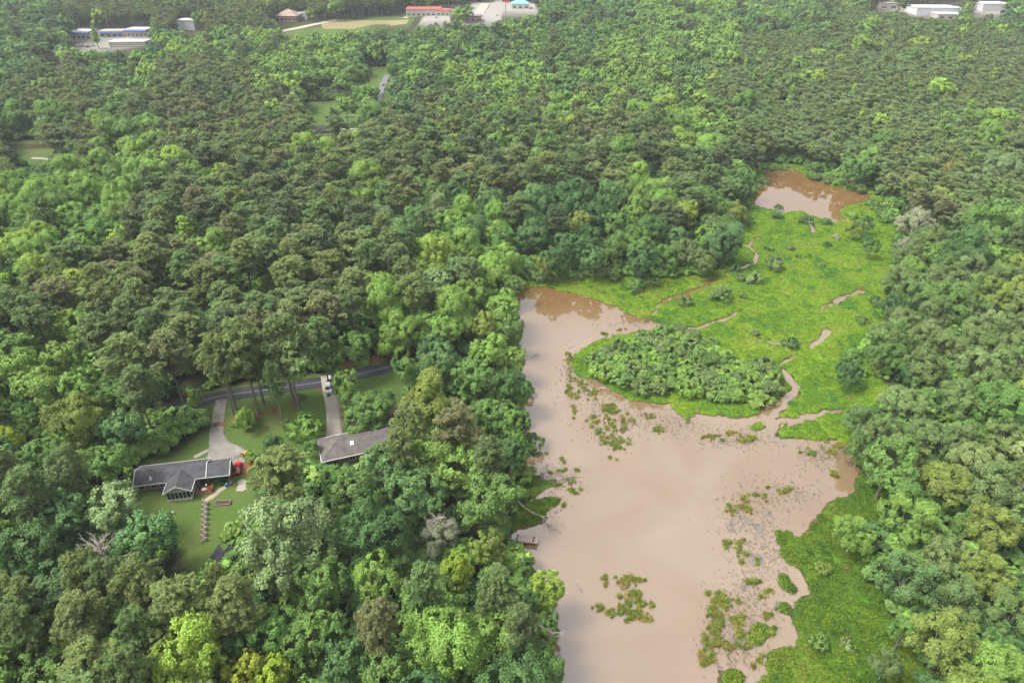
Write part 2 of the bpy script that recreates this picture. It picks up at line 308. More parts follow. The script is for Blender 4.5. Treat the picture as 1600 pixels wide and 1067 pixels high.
# ------------------------------------------------------------------ roads and paving draped on the ground
def Tz(p): return base_h(np.asarray(p)[:,0], np.asarray(p)[:,1])+.3
def strip(name, pts, wid, m, lift=.07, kind='structure', label=None, cat=None):
    P = np.array(pts, float); seg = np.hypot(*np.diff(P, axis=0).T); s = np.r_[0, np.cumsum(seg)]; n = max(2, int(s[-1]/1.2)); t = np.linspace(0, s[-1], n)
    C = np.stack([np.interp(t, s, P[:,0]), np.interp(t, s, P[:,1])], 1)
    for _ in range(3): C[1:-1] = (C[:-2]+C[1:-1]*2+C[2:])/4
    wv = np.interp(t, s, wid) if hasattr(wid, '__len__') else np.full(n, wid)
    D = np.gradient(C, axis=0); D /= np.linalg.norm(D, axis=1, keepdims=True); Nn = np.stack([-D[:,1], D[:,0]], 1)
    k = max(3, int(wv.max()/1.2)+2); V = []
    for j in range(k):
        q = C+Nn*(wv*(j/(k-1)-.5))[:, None]; V.append(np.column_stack([q, Tz(q)+lift]))
    V = np.stack(V, 1).reshape(-1, 3); i = np.arange(n*k).reshape(n, k); F = np.stack([i[:-1,:-1], i[:-1,1:], i[1:,1:], i[1:,:-1]], -1).reshape(-1, 4)[:, ::-1]
    # a thin kerb skirt so the sheet has thickness
    o = link(name, add_mesh(name, V, F, [m])); tag(o, label, cat, kind=kind); sdm = o.modifiers.new('thick', 'SOLIDIFY'); sdm.thickness = .12; sdm.offset = -1; return o
def patchsheet(name, px, m, lift, label=None, cat=None, kind='structure', world=None):
    P = np.array(world) if world is not None else np.array([Gt(*p) for p in px]); x0, y0 = P.min(0); x1, y1 = P.max(0); s = .5
    xs = np.arange(x0, x1+s, s); ys = np.arange(y0, y1+s, s); X, Y = np.meshgrid(xs, ys); d = sdf(X+.3*fbm(X, Y, 3), Y, P); i = np.arange(X.size).reshape(X.shape)
    ok = (d[:-1,:-1] < .15) & (d[1:,1:] < .15) & (d[:-1,1:] < .15) & (d[1:,:-1] < .15); F = np.stack([i[:-1,:-1], i[:-1,1:], i[1:,1:], i[1:,:-1]], -1)[ok]
    V = np.column_stack([X.ravel(), Y.ravel(), base_h(X.ravel(), Y.ravel())+.3+lift]); u, inv = np.unique(F, return_inverse=True)
    o = link(name, add_mesh(name, V[u], inv.reshape(F.shape), [m])); tag(o, label, cat, kind=kind); return o
ROADW = [Gt(*p) for p in ROAD_PX]
strip('road', ROADW, 5.4, M['asphalt'], .06)
for off in (-.12, .12): strip('road_marking', [(x, y+off) for x, y in ROADW], .09, M['line'], .075)
strip('driveway', [Gt(*p) for p in [(347,625),(342,652),(338,680),(343,698),(352,712),(356,722)]], [3.0, 3.2, 3.6, 5., 9.5, 12], M['concrete'], .08)
patchsheet('driveway_apron', [(330,706),(350,700),(375,702),(386,712),(382,724),(362,730),(330,722)], M['concrete'], .075)
strip('side_driveway', [Gt(*p) for p in [(511,588),(514,608),(521,640),(523,668),(524,690)]], [3.6, 3.7, 3.8, 4.2, 4.6], M['concw'], .08)
patchsheet('bank_of_pine_straw', [(492,592),(506,586),(508,612),(500,616),(494,604)], M['mulch'], .05)
patchsheet('bank_of_pine_straw', [(533,622),(541,640),(545,668),(536,672),(531,650)], M['mulch'], .05)
patchsheet('bank_of_pine_straw', [(545,650),(640,630),(655,655),(600,668),(548,676)], M['soil'], .045)
patchsheet('bank_of_pine_straw', [(490,578),(560,560),(612,552),(640,545),(640,556),(560,572),(500,586)], M['mulch'], .05)
for c in [(367,655,7), (405,650,9), (429,645,8), (460,632,6), (440,590,7)]:
    x, y = Gt(c[0], c[1]); patchsheet('mulch_ring', None, M['mulch'], .05, world=[(x+1.6*math.cos(a)*(1+.3*math.sin(3*a)), y+1.5*math.sin(a)) for a in np.linspace(0, 6.28, 12)[:-1]])
patchsheet('driveway_soil_strip', [(333,662),(355,661),(354,668),(333,669)], M['mulch'], .12)
strip('front_path', [Gt(*p) for p in [(304,716),(318,709),(331,702)]], 1.1, M['concw'], .07)
patchsheet('patio', [(369,753),(384,748),(388,760),(386,768),(371,771)], M['concw'], .09)
strip('garden_path', [Gt(*p) for p in [(369,757),(352,761),(342,765),(338,775),(332,782),(322,784)]], [1.2,1.2,1.2,1.6,1.6,1.2], M['path'], .07)
patchsheet('bare_soil', [(378,725),(394,712),(396,730),(388,745),(378,742)], M['mulch'], .06)
# ------------------------------------------------------------------ ranch house
def winbox(parent, x, y, z, w, h, nrm, lab='window'):
    """a framed window standing 3 cm proud of a wall; nrm = outward y sign, or 'x' walls with sign"""
    f = MB(); g = MB(); t = .07
    if nrm in ('-y', '+y'):
        s = -1 if nrm == '-y' else 1
        for a, b, c, d in ((x-w/2, x+w/2, z, z+t), (x-w/2, x+w/2, z+h-t, z+h), (x-w/2, x-w/2+t, z+t, z+h-t), (x+w/2-t, x+w/2, z+t, z+h-t), (x-.02, x+.02, z+t, z+h-t)): f.box(a, b, min(y, y+s*.06), max(y, y+s*.06), c, d)
        g.box(x-w/2+t, x+w/2-t, min(y+s*.01, y+s*.03), max(y+s*.01, y+s*.03), z+t, z+h-t)
    else:
        s = -1 if nrm == '-x' else 1
        for a, b, c, d in ((y-w/2, y+w/2, z, z+t), (y-w/2, y+w/2, z+h-t, z+h), (y-w/2, y-w/2+t, z+t, z+h-t), (y+w/2-t, y+w/2, z+t, z+h-t)): f.box(min(x, x+s*.06), max(x, x+s*.06), a, b, c, d)
        g.box(min(x+s*.01, x+s*.03), max(x+s*.01, x+s*.03), y-w/2+t, y+w/2-t, z+t, z+h-t)
    o = f.build(lab, M['white'], parent); g.build('pane', M['glass'], o)
E4 = [Gt(220.5,726.7,2.8), Gt(365.8,715,2.8), Gt(359.7,744.6,2.8), Gt(207.3,760.7,2.8)]
cx = sum(p[0] for p in E4)/4; cy = sum(p[1] for p in E4)/4
ang = math.atan2(E4[2][1]-E4[3][1]+E4[1][1]-E4[0][1], E4[2][0]-E4[3][0]+E4[1][0]-E4[0][0])
L = (math.dist(E4[0], E4[1])+math.dist(E4[2], E4[3]))/2; Wd = (math.dist(E4[0], E4[3])+math.dist(E4[1], E4[2]))/2
hz = Th(cx, cy)+.3
print('ranch', cx, cy, hz, math.degrees(ang), L, Wd)
house = thing('ranch_house', 'long brick ranch house with grey shingle roof and screened gable porch', 'house', (cx, cy, hz), ang)
l2 = L/2; w2 = Wd/2; EZ = 2.8; RZ = EZ+1.75; SX = l2-5.3
b = MB(); b.box(-l2+.5, SX-.1, -w2+.6, w2-.6, -2.4, EZ-.05); b.build('wall', M['brick'], house)
b = MB(); b.box(SX, l2-.5, w2-1., w2-.8, -1, EZ-.12); b.box(l2-.75, l2-.5, -w2+.6, w2-1.1, -1.5, .9)
b.build('carport_wall', M['brick'], house)
def roofpart(b, x0, x1, y0, y1, ez, rz, th=.16):
    """gable roof slabs over x0..x1, eaves at y0,y1, ridge in the middle"""
    ym = (y0+y1)/2
    for ya, yb, za, zb in ((y0, ym, ez, rz), (ym, y1, rz, ez)):
        b.hexa([(x0,ya,za-th),(x1,ya,za-th),(x1,yb,zb-th),(x0,yb,zb-th)], [(x0,ya,za),(x1,ya,za),(x1,yb,zb),(x0,yb,zb)])
b = MB(); roofpart(b, -l2, SX, -w2, w2, EZ, RZ); rf = b.build('roof', M['roof'], house)
b = MB(); roofpart(b, SX+.01, l2, -w2, w2-.75, EZ-.12, RZ-.22); b.build('carport_roof', M['roof'], house)
b = MB()
for x in (-l2-.06, SX-.02): 
    for ya, za, yb, zb in ((-w2, EZ, 0, RZ), (0, RZ, w2, EZ)): b.bar((x, ya, za-.05), (x, yb, zb-.05), .14, .26)
b.bar((-l2,-w2-.07,EZ-.06),(-3.6,-w2-.07,EZ-.06),.1,.16); b.bar((3.2,-w2-.07,EZ-.06),(l2,-w2-.07,EZ-.14),.1,.16); b.bar((-l2,w2+.07,EZ-.06),(SX,w2+.07,EZ-.06),.1,.16)
b.bar((l2+.05,-w2,EZ-.15),(l2+.05,-.3,RZ-.28),.12,.22); b.bar((l2+.05,-.3,RZ-.28),(l2+.05,w2-.75,EZ-.15),.12,.22)
b.build('fascia', M['white'], rf)
b = MB(); b.tube([(-6.9,-2.4,EZ+.5),(-6.9,-2.4,EZ+1.35)], [.13,.13], 10); b.tube([(-6.9,-2.4,EZ+1.3),(-6.9,-2.4,EZ+1.5)], [.22,.1], 10); b.box(-7.15,-6.65,-2.75,-2.2,EZ+.45,EZ+.75); b.build('flue_pipe', M['white'], rf)
for x in (-4.8, -3.4): b = MB(); b.tube([(x,-1.1-abs(x+4.8)*.3,RZ-.6),(x,-1.1-abs(x+4.8)*.3,RZ-.1)], [.07,.07], 8); b.build('vent_pipe', M['black'], rf)
for x in (-9.2, -6.6, -4.6): winbox(house, x, -w2+.6, 1., 1.3, 1.1, '-y')
for x in (-8.5, -5, -1.5, 2): winbox(house, x, w2-.6, 1., 1.4, 1.1, '+y')
winbox(house, -l2+.5, -.4, 1., 1.2, 1., '-x')
b = MB(); b.box(3.6, 5.4, -w2+.52, -w2+.6, .05, 2.1); dr = b.build('patio_door', M['glass'], house)
# screened porch
PX0, PX1, PY = -3.35, 2.95, -7.45
b = MB(); pm = (PX0+PX1)/2; pr = RZ-.12; yb = -1.2; th = .15; oh = .0
b.hexa([(PX0,PY,EZ-.1-th),(pm,PY,pr-th),(pm,yb,pr-th),(PX0,-w2+.2,EZ-.1-th)], [(PX0,PY,EZ-.1),(pm,PY,pr),(pm,yb,pr),(PX0,-w2+.2,EZ-.1)])
b.hexa([(pm,PY,pr-th),(PX1,PY,EZ-.1-th),(PX1,-w2+.2,EZ-.1-th),(pm,yb,pr-th)], [(pm,PY,pr),(PX1,PY,EZ-.1),(PX1,-w2+.2,EZ-.1),(pm,yb,pr)])
prf = b.build('porch_roof', M['roof'], house)
b = MB(); b.bar((PX0,PY-.06,EZ-.18),(pm,PY-.06,pr-.08),.1,.24); b.bar((pm,PY-.06,pr-.08),(PX1,PY-.06,EZ-.18),.1,.24); b.bar((PX0-.05,PY,EZ-.18),(PX0-.05,-w2,EZ-.18),.1,.2); b.bar((PX1+.05,PY,EZ-.18),(PX1+.05,-w2,EZ-.18),.1,.2); b.build('fascia', M['white'], prf)
b = MB(); b.hexa([(PX0+.5,PY+.3,EZ-.25),(PX1-.5,PY+.3,EZ-.25),(PX1-.5,PY+.38,EZ-.25),(PX0+.5,PY+.38,EZ-.25)], [(pm-.1,PY+.3,pr-.35),(pm+.1,PY+.3,pr-.35),(pm+.1,PY+.38,pr-.35),(pm-.1,PY+.38,pr-.35)]); b.build('gable_wall', M['shopwall'], house)
b = MB(); fx0, fx1, fy = PX0+.55, PX1-.55, PY+.35
b.box(fx0+.05, fx1-.05, fy+.03, fy+.06, .55, EZ-.3); b.box(fx0+.03, fx0+.06, fy+.1, -w2+.5, .55, EZ-.3); b.box(fx1-.06, fx1-.03, fy+.1, -w2+.5, .55, EZ-.3); sc = b.build('screen', M['screen'], house)
b = MB()
for i in range(7): x = fx0+(fx1-fx0)*i/6; b.box(x-.06, x+.06, fy-.05, fy+.02, .5, EZ-.3)
for i in range(1, 4):
    for x in (fx0, fx1): b.box(x-.05, x+.05, fy+(-w2+.6-fy)*i/3-.05, fy+(-w2+.6-fy)*i/3+.05, .5, EZ-.3)
b.box(fx0-.08, fx1+.08, fy-.08, fy+.04, EZ-.34, EZ-.22)
for x in (fx0, fx1): b.box(x-.06, x+.06, fy+.04, -w2+.6, EZ-.34, EZ-.22)
b.build('screen_frame', M['white'], house)
b = MB(); b.box(fx0-.1, fx1+.1, fy-.1, fy+.02, -.15, .5); b.box(fx0-.1, fx0+.02, fy+.02, -w2+.6, -.15, .5); b.box(fx1-.02, fx1+.1, fy+.02, -w2+.6, -.15, .5); b.build('porch_skirt', M['white'], house)
b = MB(); b.box(fx0-.02, fx1+.02, fy+.04, -w2+.58, -.2, 0); b.build('porch_floor', M['deck'], house)
b = MB(); b.box(fx0+.25, fx1-.25, fy+.6, fy+.75, -3., -.2); b.build('underporch_wall', M['siding'], house)
for x in (fx0, fx1): b = MB(); b.box(x-.1, x+.1, fy-.06, fy+.1, -3.2, -.15); b.build('porch_post', M['white'], house)
# deck
DX0, DX1, DY = 3.05, 6.6, -w2-2.4
b = MB(); b.box(DX0, DX1, DY, -w2+.5, -.2, -.04)
dk = b.build('deck', M['deck'], house)
for (x, y) in ((DX0+.1, DY+.1), (DX1-.1, DY+.1), ((DX0+DX1)/2, DY+.1)): b = MB(); b.box(x-.08, x+.08, y-.08, y+.08, -2.6, -.2); b.build('post', M['deck'], dk)
b = MB()
for a, c in (((DX0, DY+.05), (DX1, DY+.05)), ((DX1-.05, DY), (DX1-.05, -w2-.2))):
    for z in (.28, .55, .9): b.bar((*a, z), (*c, z), .05, .13)
    for i in range(5): b.box(a[0]+(c[0]-a[0])*i/4-.05, a[0]+(c[0]-a[0])*i/4+.05, a[1]+(c[1]-a[1])*i/4-.05, a[1]+(c[1]-a[1])*i/4+.05, -.04, .95)
b.build('railing', M['deck'], dk)
b = MB(); b.box(DX0, DX1+.3, DY+.3, DY+.45, -2.5, -.25); b.build('deck_base', M['siding'], dk)
def hl(x, y, z=0.):
    c, s = math.cos(ang), math.sin(ang); return (cx+x*c-y*s, cy+x*s+y*c, hz+z)
# things on the deck
def deckchair(x, y, rz, label, m):
    t = thing('patio_chair', label, 'patio chair', hl(x, y, -.04), ang+rz, 'chairs on the cedar deck'); b = MB(); b.box(-.28,.28,-.28,.28,.38,.45); b.build('seat', m, t); b = MB(); b.hexa([(-.28,.22,.45),(.28,.22,.45),(.28,.28,.45),(-.28,.28,.45)], [(-.28,.38,1.),(.28,.38,1.),(.28,.44,1.),(-.28,.44,1.)]); b.build('backrest', m, t)
    for sx in (-.25, .25):
        for sy in (-.24, .24): b = MB(); b.box(sx-.025, sx+.025, sy-.025, sy+.025, 0, .38); b.build('leg', M['black'], t)
deckchair(3.9, -w2-1.5, .3, 'dark patio chair at the porch end of the cedar deck', M['black']); deckchair(5.9, -w2-1.3, -2.2, 'red patio chair at the carport end of the cedar deck', M['red'])
t = thing('grill', 'black kettle grill with silver lid by the house on the deck', 'grill', hl(5.2, -w2-.35, -.04), ang); b = MB(); b.tube([(0,0,.55),(0,0,.72),(0,0,.9)], [.15,.3,.3], 12); b.build('bowl', M['black'], t); b = MB(); b.tube([(0,0,.905),(0,0,1.05),(0,0,1.12)], [.3,.22,.05], 12); b.build('lid', M['chrome'], t)
for a in range(3): b = MB(); b.bar((.1*math.cos(a*2.1), .1*math.sin(a*2.1), .6), (.3*math.cos(a*2.1), .3*math.sin(a*2.1), 0), .03); b.build('leg', M['black'], t)
t = thing('patio_table', 'round brown table in the middle of the cedar deck', 'table', hl(4.8, -w2-1.6, -.04), ang); b = MB(); b.tube([(0,0,.7),(0,0,.74)], [.55,.55], 16); b.build('tabletop', M['wood'], t); b = MB(); b.tube([(0,0,0),(0,0,.7)], [.2,.05], 8); b.build('pedestal', M['black'], t)
# bins at the carport corner
for i, (x, y, m, lb) in enumerate([(l2-1.1, -w2-.5, 'tarp', 'blue plastic barrel by the carport corner'), (l2-.1, -w2-.1, 'silver', 'dark wheeled bin beside the blue barrel')]):
    X, Y, Z = hl(x, y); t = thing('barrel' if i == 0 else 'wheeled_bin', lb, 'barrel' if i == 0 else 'bin', (X, Y, Th(X, Y)+.3), ang)
    b = MB(); (b.tube([(0,0,0),(0,0,.3),(0,0,.7),(0,0,1.)], [.3,.36,.36,.3], 12) if i == 0 else b.hexa([(-.25,-.3,.05),(.25,-.3,.05),(.25,.3,.05),(-.25,.3,.05)], [(-.32,-.38,1.),(.32,-.38,1.),(.32,.38,1.),(-.32,.38,1.)])); b.build('body', M[m], t)
    b = MB(); b.box(-.34,.34,-.4,.4,1.0,1.07) if i else b.tube([(0,0,1.005),(0,0,1.05)], [.31,.31], 12); b.build('lid', M[m], t)
# ------------------------------------------------------------------ hip-roofed neighbour
Q = [Gt(495.6,681.9,2.8), Gt(493,720,2.8), Gt(598.6,667.4,2.8)]
a2 = math.atan2(Q[2][1]-Q[0][1], Q[2][0]-Q[0][0]); W2 = math.dist(Q[0], Q[1])+.4; L2 = 21.; ca, sa = math.cos(a2), math.sin(a2)
hx = Q[0][0]+ca*L2/2+sa*W2/2; hy = Q[0][1]+sa*L2/2-ca*W2/2; z2 = Th(hx, hy)+.3
h2 = thing('hip_roof_house', 'house with taupe hip roof, white eaves and one skylight among trees', 'house', (hx, hy, z2), a2)
b = MB(); b.box(-L2/2+.6, L2/2-.6, -W2/2+.6, W2/2-.6, -1.5, 2.75); b.build('wall', M['brick'], h2)
A_ = [(-L2/2,-W2/2,2.8),(L2/2,-W2/2,2.8),(L2/2,W2/2,2.8),(-L2/2,W2/2,2.8)]; r1 = (-L2/2+W2/2, .0, 5.); r2 = (L2/2-W2/2, .0, 5.)
b = MB(); b.poly([A_[0],A_[1],r2,r1]); b.poly([A_[1],A_[2],r2]); b.poly([A_[2],A_[3],r1,r2]); b.poly([A_[3],A_[0],r1]); b.poly([A_[3],A_[2],A_[1],A_[0]]); rf = b.build('roof', M['roof2'], h2)
b = MB()
for i in range(4): p, q = A_[i], A_[(i+1) % 4]; ex = 1+.1/10; b.bar((p[0]*ex, p[1]*(1+.1/5), 2.72), (q[0]*ex, q[1]*(1+.1/5), 2.72), .14, .2)
b.build('gutter', M['white'], rf)
b = MB(); b.bar(r1, r2, .22, .06)
for c_, r_ in ((A_[0], r1), (A_[3], r1)): b.bar((c_[0]*.99, c_[1]*.98, c_[2]+.06), (r_[0], r_[1], r_[2]+.02), .22, .06)
b.build('ridge_cap', M['roof2'], rf)
b = MB(); b.hexa([(-2.9,-2.2,3.72),(-2.,-2.2,3.72),(-2.,-1.2,4.2),(-2.9,-1.2,4.2)], [(-2.9,-2.2,4.12),(-2.,-2.2,4.12),(-2.,-1.2,4.62),(-2.9,-1.2,4.62)]); b.build('skylight', M['white'], rf)
for x in (-7, -3, 1, 5): winbox(h2, x, W2/2-.6, .9, 1.4, 1.2, '+y'); winbox(h2, x, -W2/2+.6, .9, 1.4, 1.2, '-y')
# ------------------------------------------------------------------ cars
def car(p, rz, m, label, suv=False, group=None, far=False, z=None):
    t = thing('parked_car', label, 'car', (p[0], p[1], (Th(*p)+.4) if z is None else z), rz, group); H1 = .95 if suv else .82; H2 = 1.65 if suv else 1.38
    def loft(secs):
        b = MB(); n = len(secs[0])
        for s_ in secs: b.v += s_
        for i in range(len(secs)-1):
            for j in range(n): a = i*n+j; c = i*n+(j+1) % n; b.f.append((a, c, c+n, a+n))
        b.f.append(tuple(reversed(range(n)))); b.f.append(tuple((len(secs)-1)*n+j for j in range(n))); return b
    def sec(x, w, z0, z1, k=.12): return [(x,-w+k,z0),(x,w-k,z0),(x,w,z0+.2),(x,w,z1-.2),(x,w-k,z1),(x,-w+k,z1),(x,-w,z1-.2),(x,-w,z0+.2)]
    e = .3
    loft([sec(-2.25,.75,.4,.8), sec(-2.1,.86,.28,H1), sec(-1.2,.9,.24,H1+.02), sec(.6,.9,.24,H1), sec(1.3,.88,.24,H1-.06), sec(2.05,.82,.28,H1-.16), sec(2.25,.7,.38,.7)]).build('body', m, t)
    b = MB(); x0, x1, x2, x3 = (-2.05,-1.75,.35,1.05) if suv else (-1.75,-1.05,.25,1.0)
    b.hexa([(x0,-.8,H1),(x3,-.8,H1),(x3,.8,H1),(x0,.8,H1)], [(x1,-.64,H2-.08),(x2,-.64,H2-.08),(x2,.64,H2-.08),(x1,.64,H2-.08)]); b.build('window_glass', M['glass'], t)
    b = MB(); b.hexa([(x1-.04,-.66,H2-.08),(x2+.04,-.66,H2-.08),(x2+.04,.66,H2-.08),(x1-.04,.66,H2-.08)], [(x1+.1,-.56,H2),(x2-.1,-.56,H2),(x2-.1,.56,H2),(x1+.1,.56,H2)]); b.build('roof', m, t)
    for x in (-1.4, 1.38):
        for s_ in (-1, 1):
            b = MB(); b.tube([(x, s_*.72, .32), (x, s_*.92, .32)], [.32, .32], 14); w = b.build('wheel', M['black'], t)
            if not far: b = MB(); b.tube([(x, s_*.921, .32), (x, s_*.94, .32)], [.19, .17], 10); b.build('rim', M['chrome'], w)
    if not far:
        for s_ in (-1, 1):
            b = MB(); b.box(2.1, 2.22, s_*.6-.16, s_*.6+.16, .56, .68); b.build('headlight', M['lamp'], t)
            b = MB(); b.box(-2.3, -2.2, s_*.6-.14, s_*.6+.14, .56, .7); b.build('tail_light', M['signred'], t)
    return t
g_red = Gt(372, 735); car(g_red, R_(105), M['red'], 'red sedan parked beside the carport on the bare soil')
car(Gt(514,611), R_(-72), M['carwhite'], 'white car on the upper end of the side driveway', True)
car(Gt(515,600), R_(-72), M['carwhite'], 'white car half under leaves behind the other white car', True, z=None)
car(Gt(198,745), R_(35), M['silver'], 'dull grey car under trees at the gable end of the ranch house')
x, y = Gt(514, 620); t = thing('basketball_hoop', 'small black portable hoop standing on the side driveway', 'basketball hoop', (x, y, Th(x, y)+.38)); b = MB(); b.box(-.5,.5,-.3,.3,0,.18,.05); b.build('base', M['black'], t); b = MB(); b.tube([(0,0,.15),(0,.1,2.6)], [.05,.04], 6); b.build('pole', M['black'], t); b = MB(); b.box(-.55,.55,-.25,-.2,2.3,3.0); b.build('backboard', M['black'], t)
x, y = Gt(383, 713); t = thing('garden_tractor', 'small yellow garden tractor with black seat by the driveway edge', 'garden tractor', (x, y, Th(x, y)+.4), R_(60))
b = MB(); b.hexa([(0,-.35,.35),(1.,-.3,.35),(1.,.3,.35),(0,.35,.35)], [(0,-.3,.95),(.9,-.24,.85),(.9,.24,.85),(0,.3,.95)]); b.build('hood', M['yellow'], t)
b = MB(); b.box(-.9, 0, -.45, .45, .35, .6, .03); b.build('fender', M['yellow'], t); b = MB(); b.box(-.75,-.25,-.22,.22,.62,.75); b.box(-.8,-.7,-.22,.22,.75,1.1); b.build('seat', M['black'], t)
for x_, r_ in ((-.6,.38),(.75,.24)):
    for s_ in (-1, 1): b = MB(); b.tube([(x_, s_*.4, r_), (x_, s_*.6, r_)], [r_, r_], 12); b.build('wheel', M['black'], t)
x, y = Gt(391.5, 712); t = tag(MB().box(-1.,1.,-.35,.35,0,.5,.15).box(-.6,.8,-.25,.25,.5,.8,.12).build('log_pile', M['orange'], None, (x, y, Th(x, y)+.25), 1.), 'small heap of cut orange wood beside the yellow tractor', 'log pile')
# raised bed
x, y = Gt(348.5, 788); t = thing('raised_garden_bed', 'long wooden raised garden bed of dark soil on the lawn', 'garden bed', (x, y, Th(x, y)+.3), R_(6))
b = MB(); b.box(-1.75,1.75,-.75,-.65,-.3,.42); b.box(-1.75,1.75,.65,.75,-.3,.42); b.box(-1.75,-1.65,-.65,.65,-.3,.42); b.box(1.65,1.75,-.65,.65,-.3,.42); b.build('board_frame', M['wood'], t); b = MB(); b.box(-1.65,1.65,-.65,.65,0,.3); b.build('soil', M['soil'], t)
# zigzag rail fence
f0 = Gt(322, 786); f1 = Gt(319.5, 850); n = 16
t = thing('rail_fence', 'zigzag split-rail wooden fence running down the back lawn', 'fence', (f0[0], f0[1], Th(*f0)+.3)); dx = f1[0]-f0[0]; dy = f1[1]-f0[1]
pz = lambda i: (dx*i/n+(.55 if i % 2 else -.55), dy*i/n, Th(f0[0]+dx*i/n, f0[1]+dy*i/n)-Th(*f0))
for i in range(n):
    a = Vector(pz(i)); c = Vector(pz(i+1)); dd = (c-a).normalized()*.22
    for k in range(3 if i % 2 else 4): b = MB(); z = Vector((0,0,.18+.27*k+(.13 if i % 2 else 0))); b.bar(a-dd+z, c+dd+z, .13, .11); b.build('rail', M['wood'], t)
# dark shed under the trees
Q = [Gt(341,856,2.4), Gt(363,852,2.4), Gt(362,890,2.4), Gt(332,880,2.4)]; sx = sum(q[0] for q in Q)/4; sy = sum(q[1] for q in Q)/4
t = thing('shed', 'shed with dark purple-grey shingle roof half hidden by tree crowns', 'shed', (sx, sy, Th(sx, sy)+.25), R_(-8))
b = MB(); b.box(-2.2,2.2,-2.6,2.6,-.8,2.35); b.build('wall', M['siding'], t); b = MB(); ym = 0
b.hexa([(-2.6,-3,2.3),(0.2,-3,3.),(0.2,3,3.),(-2.6,3,2.3)], [(-2.6,-3,2.42),(0.2,-3,3.14),(0.2,3,3.14),(-2.6,3,2.42)]); b.hexa([(0.2,-3,3.),(2.6,-3,2.3),(2.6,3,2.3),(0.2,3,3.)], [(0.2,-3,3.14),(2.6,-3,2.42),(2.6,3,2.42),(0.2,3,3.14)]); b.build('roof', M['roofd'], t)
b = MB(); b.box(-.5,.5,-2.66,-2.6,0,2.); b.build('door', M['wood'], t)
x, y = Gt(271, 803); t = thing('lawn_stool', 'tiny white plastic stool on the back lawn', 'stool', (x, y, Th(x, y)+.3)); b = MB(); b.box(-.3,.3,-.3,.3,.35,.45,.03); b.build('seat', M['white'], t)
for sx in (-.2,.2):
    for sy in (-.2,.2): b = MB(); b.box(sx-.04,sx+.04,sy-.04,sy+.04,0,.35); b.build('leg', M['white'], t)
# ------------------------------------------------------------------ dock
A0 = Vector((*G0(808, 836, 1.1), 0)); A1 = Vector((*G0(841, 840, 1.1), 0)); A2 = Vector((*G0(840, 849, 1.1), 0)); dw = (A1-A0).length; dang = math.atan2(A1.y-A0.y, A1.x-A0.x); dd = (A2-A1).length
mid = (A0+A1)/2
t = thing('dock', 'small pinkish board dock on posts at the pond bank', 'dock', (mid.x, mid.y, 0), dang)
b = MB(); nb = 9
for i in range(nb): b.box(-dw/2+dw*i/nb+.01, -dw/2+dw*(i+1)/nb-.01, -dd, .3, 1.0+.006*(i % 3), 1.07+.006*(i % 3))
b.build('deck', M['pinkwood'], t)
b = MB(); b.box(-dw/2, dw/2, -dd+.05, -dd+.15, .82, 1.0); b.box(-dw/2, dw/2, .1, .2, .82, 1.0); b.build('joist', M['wood'], t)
for x_ in (-dw/2+.2, 0, dw/2-.2):
    for y_ in (-dd+.2, .1): b = MB(); b.tube([(x_, y_, -.8), (x_, y_, 1.0)], [.1, .1], 8); b.build('post', M['wood'], t)
for (x_, y_) in ((dw/2-.9, -.3), (dw/2-1., -dd+.5), (-dw/2+.15, -.2), (-dw/2+.1, -dd+.6)):
    b = MB(); b.box(x_-.16, x_+.16, y_-.14, y_+.14, 1.08, 1.5); b.build('bollard', M['soil'], t)
# ------------------------------------------------------------------ utility poles
def pole(px, base, top, label, wires=True):
    x, y = Gt(px, base); z = Th(x, y); H = 8
    for H in np.arange(6, 34, .25):
        if proj(x, y, z+H)[1] < top: break
    t = thing('utility_pole', label, 'utility pole', (x, y, z), 0, 'utility poles by the far shops'); b = MB(); b.tube([(0,0,-.5),(0,0,H*.5),(0,0,H)], [.32,.26,.2], 8); b.build('pole', M['concw'], t)
    b = MB(); b.bar((-1.5,0,H-.9),(1.5,0,H-.9),.18); b.build('crossarm', M['wood'], t)
for a in [(171,50,24,'pale pole standing just behind the blue-trimmed shops'), (342,40,10,'leaning pale pole beside the white warehouse in the trees'), (508,32,2,'pole beside the dirt road near the tan brick church'), (649,26,3,'pole in front of the red-roofed restaurant'),
          (737,22,3,'pole between the restaurant and the red sign'), (1512,30,3,'tall pale pole between the two white far roofs'), (1372,16,4,'thin pole at the edge of the distant parking area'), (5,136,110,'pole rising from dark pines near an open lawn')]: pole(*a)
